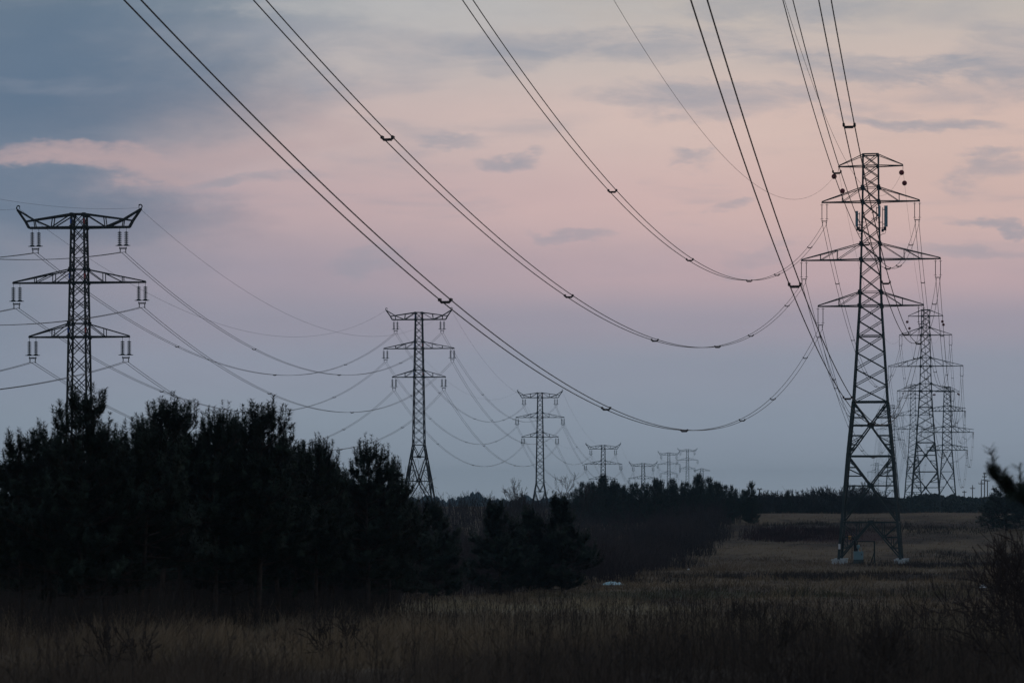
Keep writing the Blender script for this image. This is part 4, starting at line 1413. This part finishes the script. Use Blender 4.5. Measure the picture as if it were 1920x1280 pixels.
crowns('distant_woodland', spec, 'very distant hazy woodland along the horizon', 'wood_far', 1.2, 120, 2)

# ------------------------------------------------------------------ far poles and shed
def pole(p, ytop, d, arms, lab):
    x, y, z = at(p, d)
    H = (HZ - ytop) * d / F - z
    root = empty('power_pole', (x, y, z))
    tag(root, lab, 'pole', 'wooden power poles on the horizon')
    mb = MB(); mb.tube([(0, 0, -0.3), (0, 0, H)], 0.17, 7, 0.12); mb.build('pole', M['wood'], root)
    for (dz_, w) in arms:
        mb = MB(); mb.bar((-w, 0, H - dz_), (w, 0, H - dz_), 0.16)
        for s in (-1, 0.45, -0.45, 1):
            mb.bar((s * w * 0.96, 0, H - dz_), (s * w * 0.96, 0, H - dz_ + 0.35), 0.10)
        mb.build('crossarm', M['wood'], root)
pole(1846, 886, 800, [(0.3, 0.35), (1.15, 0.6), (2.1, 0.85)], 'tallest far power pole with three crossarms left of the right edge pine')
pole(1840, 900, 800, [(1.0, 0.75)], 'thin far power pole close left of the tallest pole')
pole(1851.5, 900, 800, [(0.2, 0.7)], 'far power pole close right of the tallest pole')
pole(1823.6, 909, 830, [(1.0, 0.7)], 'small far power pole with one crossarm left of the pole cluster')
pole(1808, 919, 860, [(0.6, 0.6)], 'smallest and leftmost far power pole on the horizon')
pole(1424, 916, 620, [(0.15, 0.5)], 'short far power pole right of the far pine stand')
x0, x1 = at(1424, 620), at(1600, 660)
Pw = sagged(Vector((x0[0], 620, (HZ - 916.5) * 620 / F)), Vector((x1[0], 660, (HZ - 919) * 660 / F)), 0.0012, 24)
span('single', 'overhead_wire', 'single faint wire crossing low above the far hedge', 'wire', None, Pw, 0.0, r=0.02)
x, y, z = at(1511, 640)
root = empty('shed', (x, y, z))
tag(root, 'pale little shed glimpsed through the far hedge', 'shed')
mb = MB(); mb.box((0, 0, 1.2), 1.9, 1.8, 2.6); mb.build('wall', M['wall'], root)
mb = MB(); mb.add([(-1.1, -1.05, 2.5), (1.1, -1.05, 2.5), (1.1, 1.05, 2.5), (-1.1, 1.05, 2.5), (-1.1, 0, 3.1), (1.1, 0, 3.1)], [(0, 1, 5, 4), (2, 3, 4, 5), (0, 4, 3), (1, 2, 5), (3, 2, 1, 0)])
mb.build('roof', M['roof'], root)
mb = MB(); mb.box((0.3, -0.92, 1.0), 0.7, 0.03, 1.9); mb.build('door', M['roof'], root)

# ------------------------------------------------------------------ grass and weeds
def blades(name, n, y0, y1, power, hmin, hmax, w0, mat, lab, seed, xr=(-1.18, 1.18), lean=0.28, kind='stuff', keep=None):
    r = np.random.default_rng(seed)
    y = y0 + (y1 - y0) * r.uniform(0, 1, n) ** power
    x = r.uniform(xr[0], xr[1], n) * 960.0 * y / F
    if keep is not None:
        k = keep(x, y, r); x, y = x[k], y[k]; n = len(x)
    z = ground(x, y)
    sc = np.clip(y / 45.0, 0.7, 6.0)
    cl = 0.75 + 0.5 * np.sin(x * 0.9 + 2 * np.sin(y * 0.23)) * np.sin(y * 0.37 + x * 0.2)
    cl = cl * (0.7 + 0.6 * np.sin(x * 2.3 + 3 * np.sin(y * 0.61 + 1)) * np.sin(y * 0.9 - x * 1.1))
    k = r.uniform(0, 1, n) < np.clip(cl * 1.1 + 0.15, 0.25, 1.0)
    x, y, z, sc, cl = x[k], y[k], z[k], sc[k], cl[k]; n = len(x)
    h = r.uniform(hmin, hmax, n) * np.clip(cl, 0.35, 1.45)
    a = r.uniform(0, 6.283, n)
    w = w0 * sc * r.uniform(0.6, 1.3, n)
    s = np.stack([np.cos(a), np.sin(a) * 0.4, np.zeros(n)], 1) * (w / 2)[:, None]
    p = np.stack([x, y, z - 0.03], 1)
    bend = 0.55 * np.sin(x * 0.55 + 1.7 * np.sin(y * 0.31)) * (np.sin(x * 0.21 - y * 0.17) > 0.1)
    b1 = np.stack([r.normal(0.05, lean, n) + bend, r.normal(0, lean, n), np.ones(n)], 1)
    q = p + b1 * (h * 0.55)[:, None]
    b2 = b1 + np.stack([r.normal(0.1, lean * 1.5, n), r.normal(0, lean * 1.5, n), r.uniform(-0.4, 0.1, n)], 1)
    t = q + b2 * (h * 0.45)[:, None]
    V = np.stack([p - s, p + s, q + s * 0.8, q - s * 0.8, t + s * 0.2, t - s * 0.2], 1).reshape(-1, 3)
    o = (np.arange(n) * 6)[:, None, None]
    f = (np.array([[0, 1, 2, 3], [3, 2, 4, 5]])[None] + o).reshape(-1, 4)
    ob = link(name, np_mesh(name, V, f, M[mat]))
    tag(ob, lab, 'grass', None, kind)
in_field = lambda x, y, r: ((x > edge(np.clip(y, 170, 560)) - 2.0) | (y < 178)) & ~((np.abs(x - 40.3) < 6) & (y > 306) & (y < 326) & (r.uniform(0, 1, len(x)) < 0.9))
blades('dry_grass', 190000, 22, 120, 1.25, 0.35, 0.85, 0.012, 'grass', 'dry straw coloured grass across the near field', 1)
blades('dry_grass', 140000, 115, 330, 1.0, 0.25, 0.65, 0.012, 'grass', 'dry grass in the middle of the field', 2, keep=in_field)
blades('dry_grass', 70000, 325, 560, 1.0, 0.2, 0.5, 0.012, 'grass', 'dry grass on the far slope of the field', 3, keep=in_field)
def weeds(name, n, seed, lab, place, hmin, hmax, twig, thick):
    r = np.random.default_rng(seed)
    x, y = place(r, n)
    N = len(x)
    base = np.stack([x, y, ground(x, y) - 0.05], 1)
    h = r.uniform(hmin, hmax, N)
    d = np.stack([r.normal(0, 0.10, N), r.normal(0, 0.10, N), np.ones(N)], 1)
    top = base + d * h[:, None]
    parts = [sticks(base, top, thick, thick * 0.5)]
    for k in range(twig):
        f = r.uniform(0.45, 0.97, N)
        p = base + (top - base) * f[:, None]
        t = np.stack([r.normal(0, 0.35, N), r.normal(0, 0.35, N), r.uniform(0.5, 1.0, N)], 1)
        q = p + t * (h * 0.22)[:, None]
        parts.append(sticks(p, q, thick * 0.6, thick * 0.4))
        e = q + r.normal(0, 0.012, (N, 3)) + t * 0.06
        parts.append(sticks(q, e, thick * 1.5, thick * 0.5))
    o = link(name, np_mesh(name, *join(parts), M['weed']))
    tag(o, lab, 'weeds', None, 'stuff')
def place_right(r, n):
    y = 27 + 60 * r.uniform(0, 1, n) ** 1.3
    c = np.where(r.uniform(0, 1, n) < 0.8, r.normal(0.52, 0.30, n), r.uniform(-1.1, 1.1, n))
    return c * 960.0 * y / F, y
weeds('dead_weeds', 1300, 31, 'dark dead weed stalks standing in the foreground grass', place_right, 0.5, 1.25, 4, 0.006)
def place_mid(r, n):
    y = r.uniform(80, 190, n)
    return r.uniform(-0.42, 1.1, n) * 960.0 * y / F, y
weeds('dead_weeds', 1500, 32, 'scattered dead weed stalks in the middle of the field', place_mid, 0.5, 1.3, 3, 0.010)
for i, (p, d, h, lab) in enumerate([(628, 62, 1.35, 'low dead shrub in the grass below the last tall pine'),
                                    (1385, 105, 1.1, 'dark dead shrub in the middle field, left one of a pair'),
                                    (1418, 108, 1.0, 'dark dead shrub in the middle field, right one of a pair'),
                                    (1608, 40, 1.25, 'arching dead shrub in the foreground right of centre'),
                                    (230, 48, 1.2, 'forked dead shrub in the grass near the lower left corner'),
                                    (1480, 60, 1.0, 'sparse dead shrub in the foreground weeds')]):
    x, y, z = at(p, d)
    bare_tree(110 + i, h, (x, y, z), lab, 'dead shrubs in the grass', stems=4, depth=3, spread=0.55, name='dead_shrub', cat='shrub', mat='weed', trunk_r=0.012)

# ------------------------------------------------------------------ haze
HAZE = True
if HAZE:
    mb = MB()
    mb.box((0, 1900, 10), 8000, 4700, 80)
    me = bpy.data.meshes.new('haze')
    hz = mb.build('haze', M['soil'])
    mat = bpy.data.materials.new('haze')
    mat.use_nodes = True
    for nd in list(mat.node_tree.nodes):
        mat.node_tree.nodes.remove(nd)
    gg = NG(mat.node_tree)
    out = gg.node('ShaderNodeOutputMaterial')
    pv = gg.node('ShaderNodeVolumePrincipled')
    pv.inputs['Color'].default_value = (0.50, 0.80, 1.0, 1)
    pv.inputs['Density'].default_value = 0.00014
    pv.inputs['Anisotropy'].default_value = 0.0
    gg.l.new(pv.outputs[0], out.inputs['Volume'])
    hz.data.materials.clear(); hz.data.materials.append(mat)
    tag(hz, 'thin pale evening haze over the whole field', 'haze', None, 'stuff')
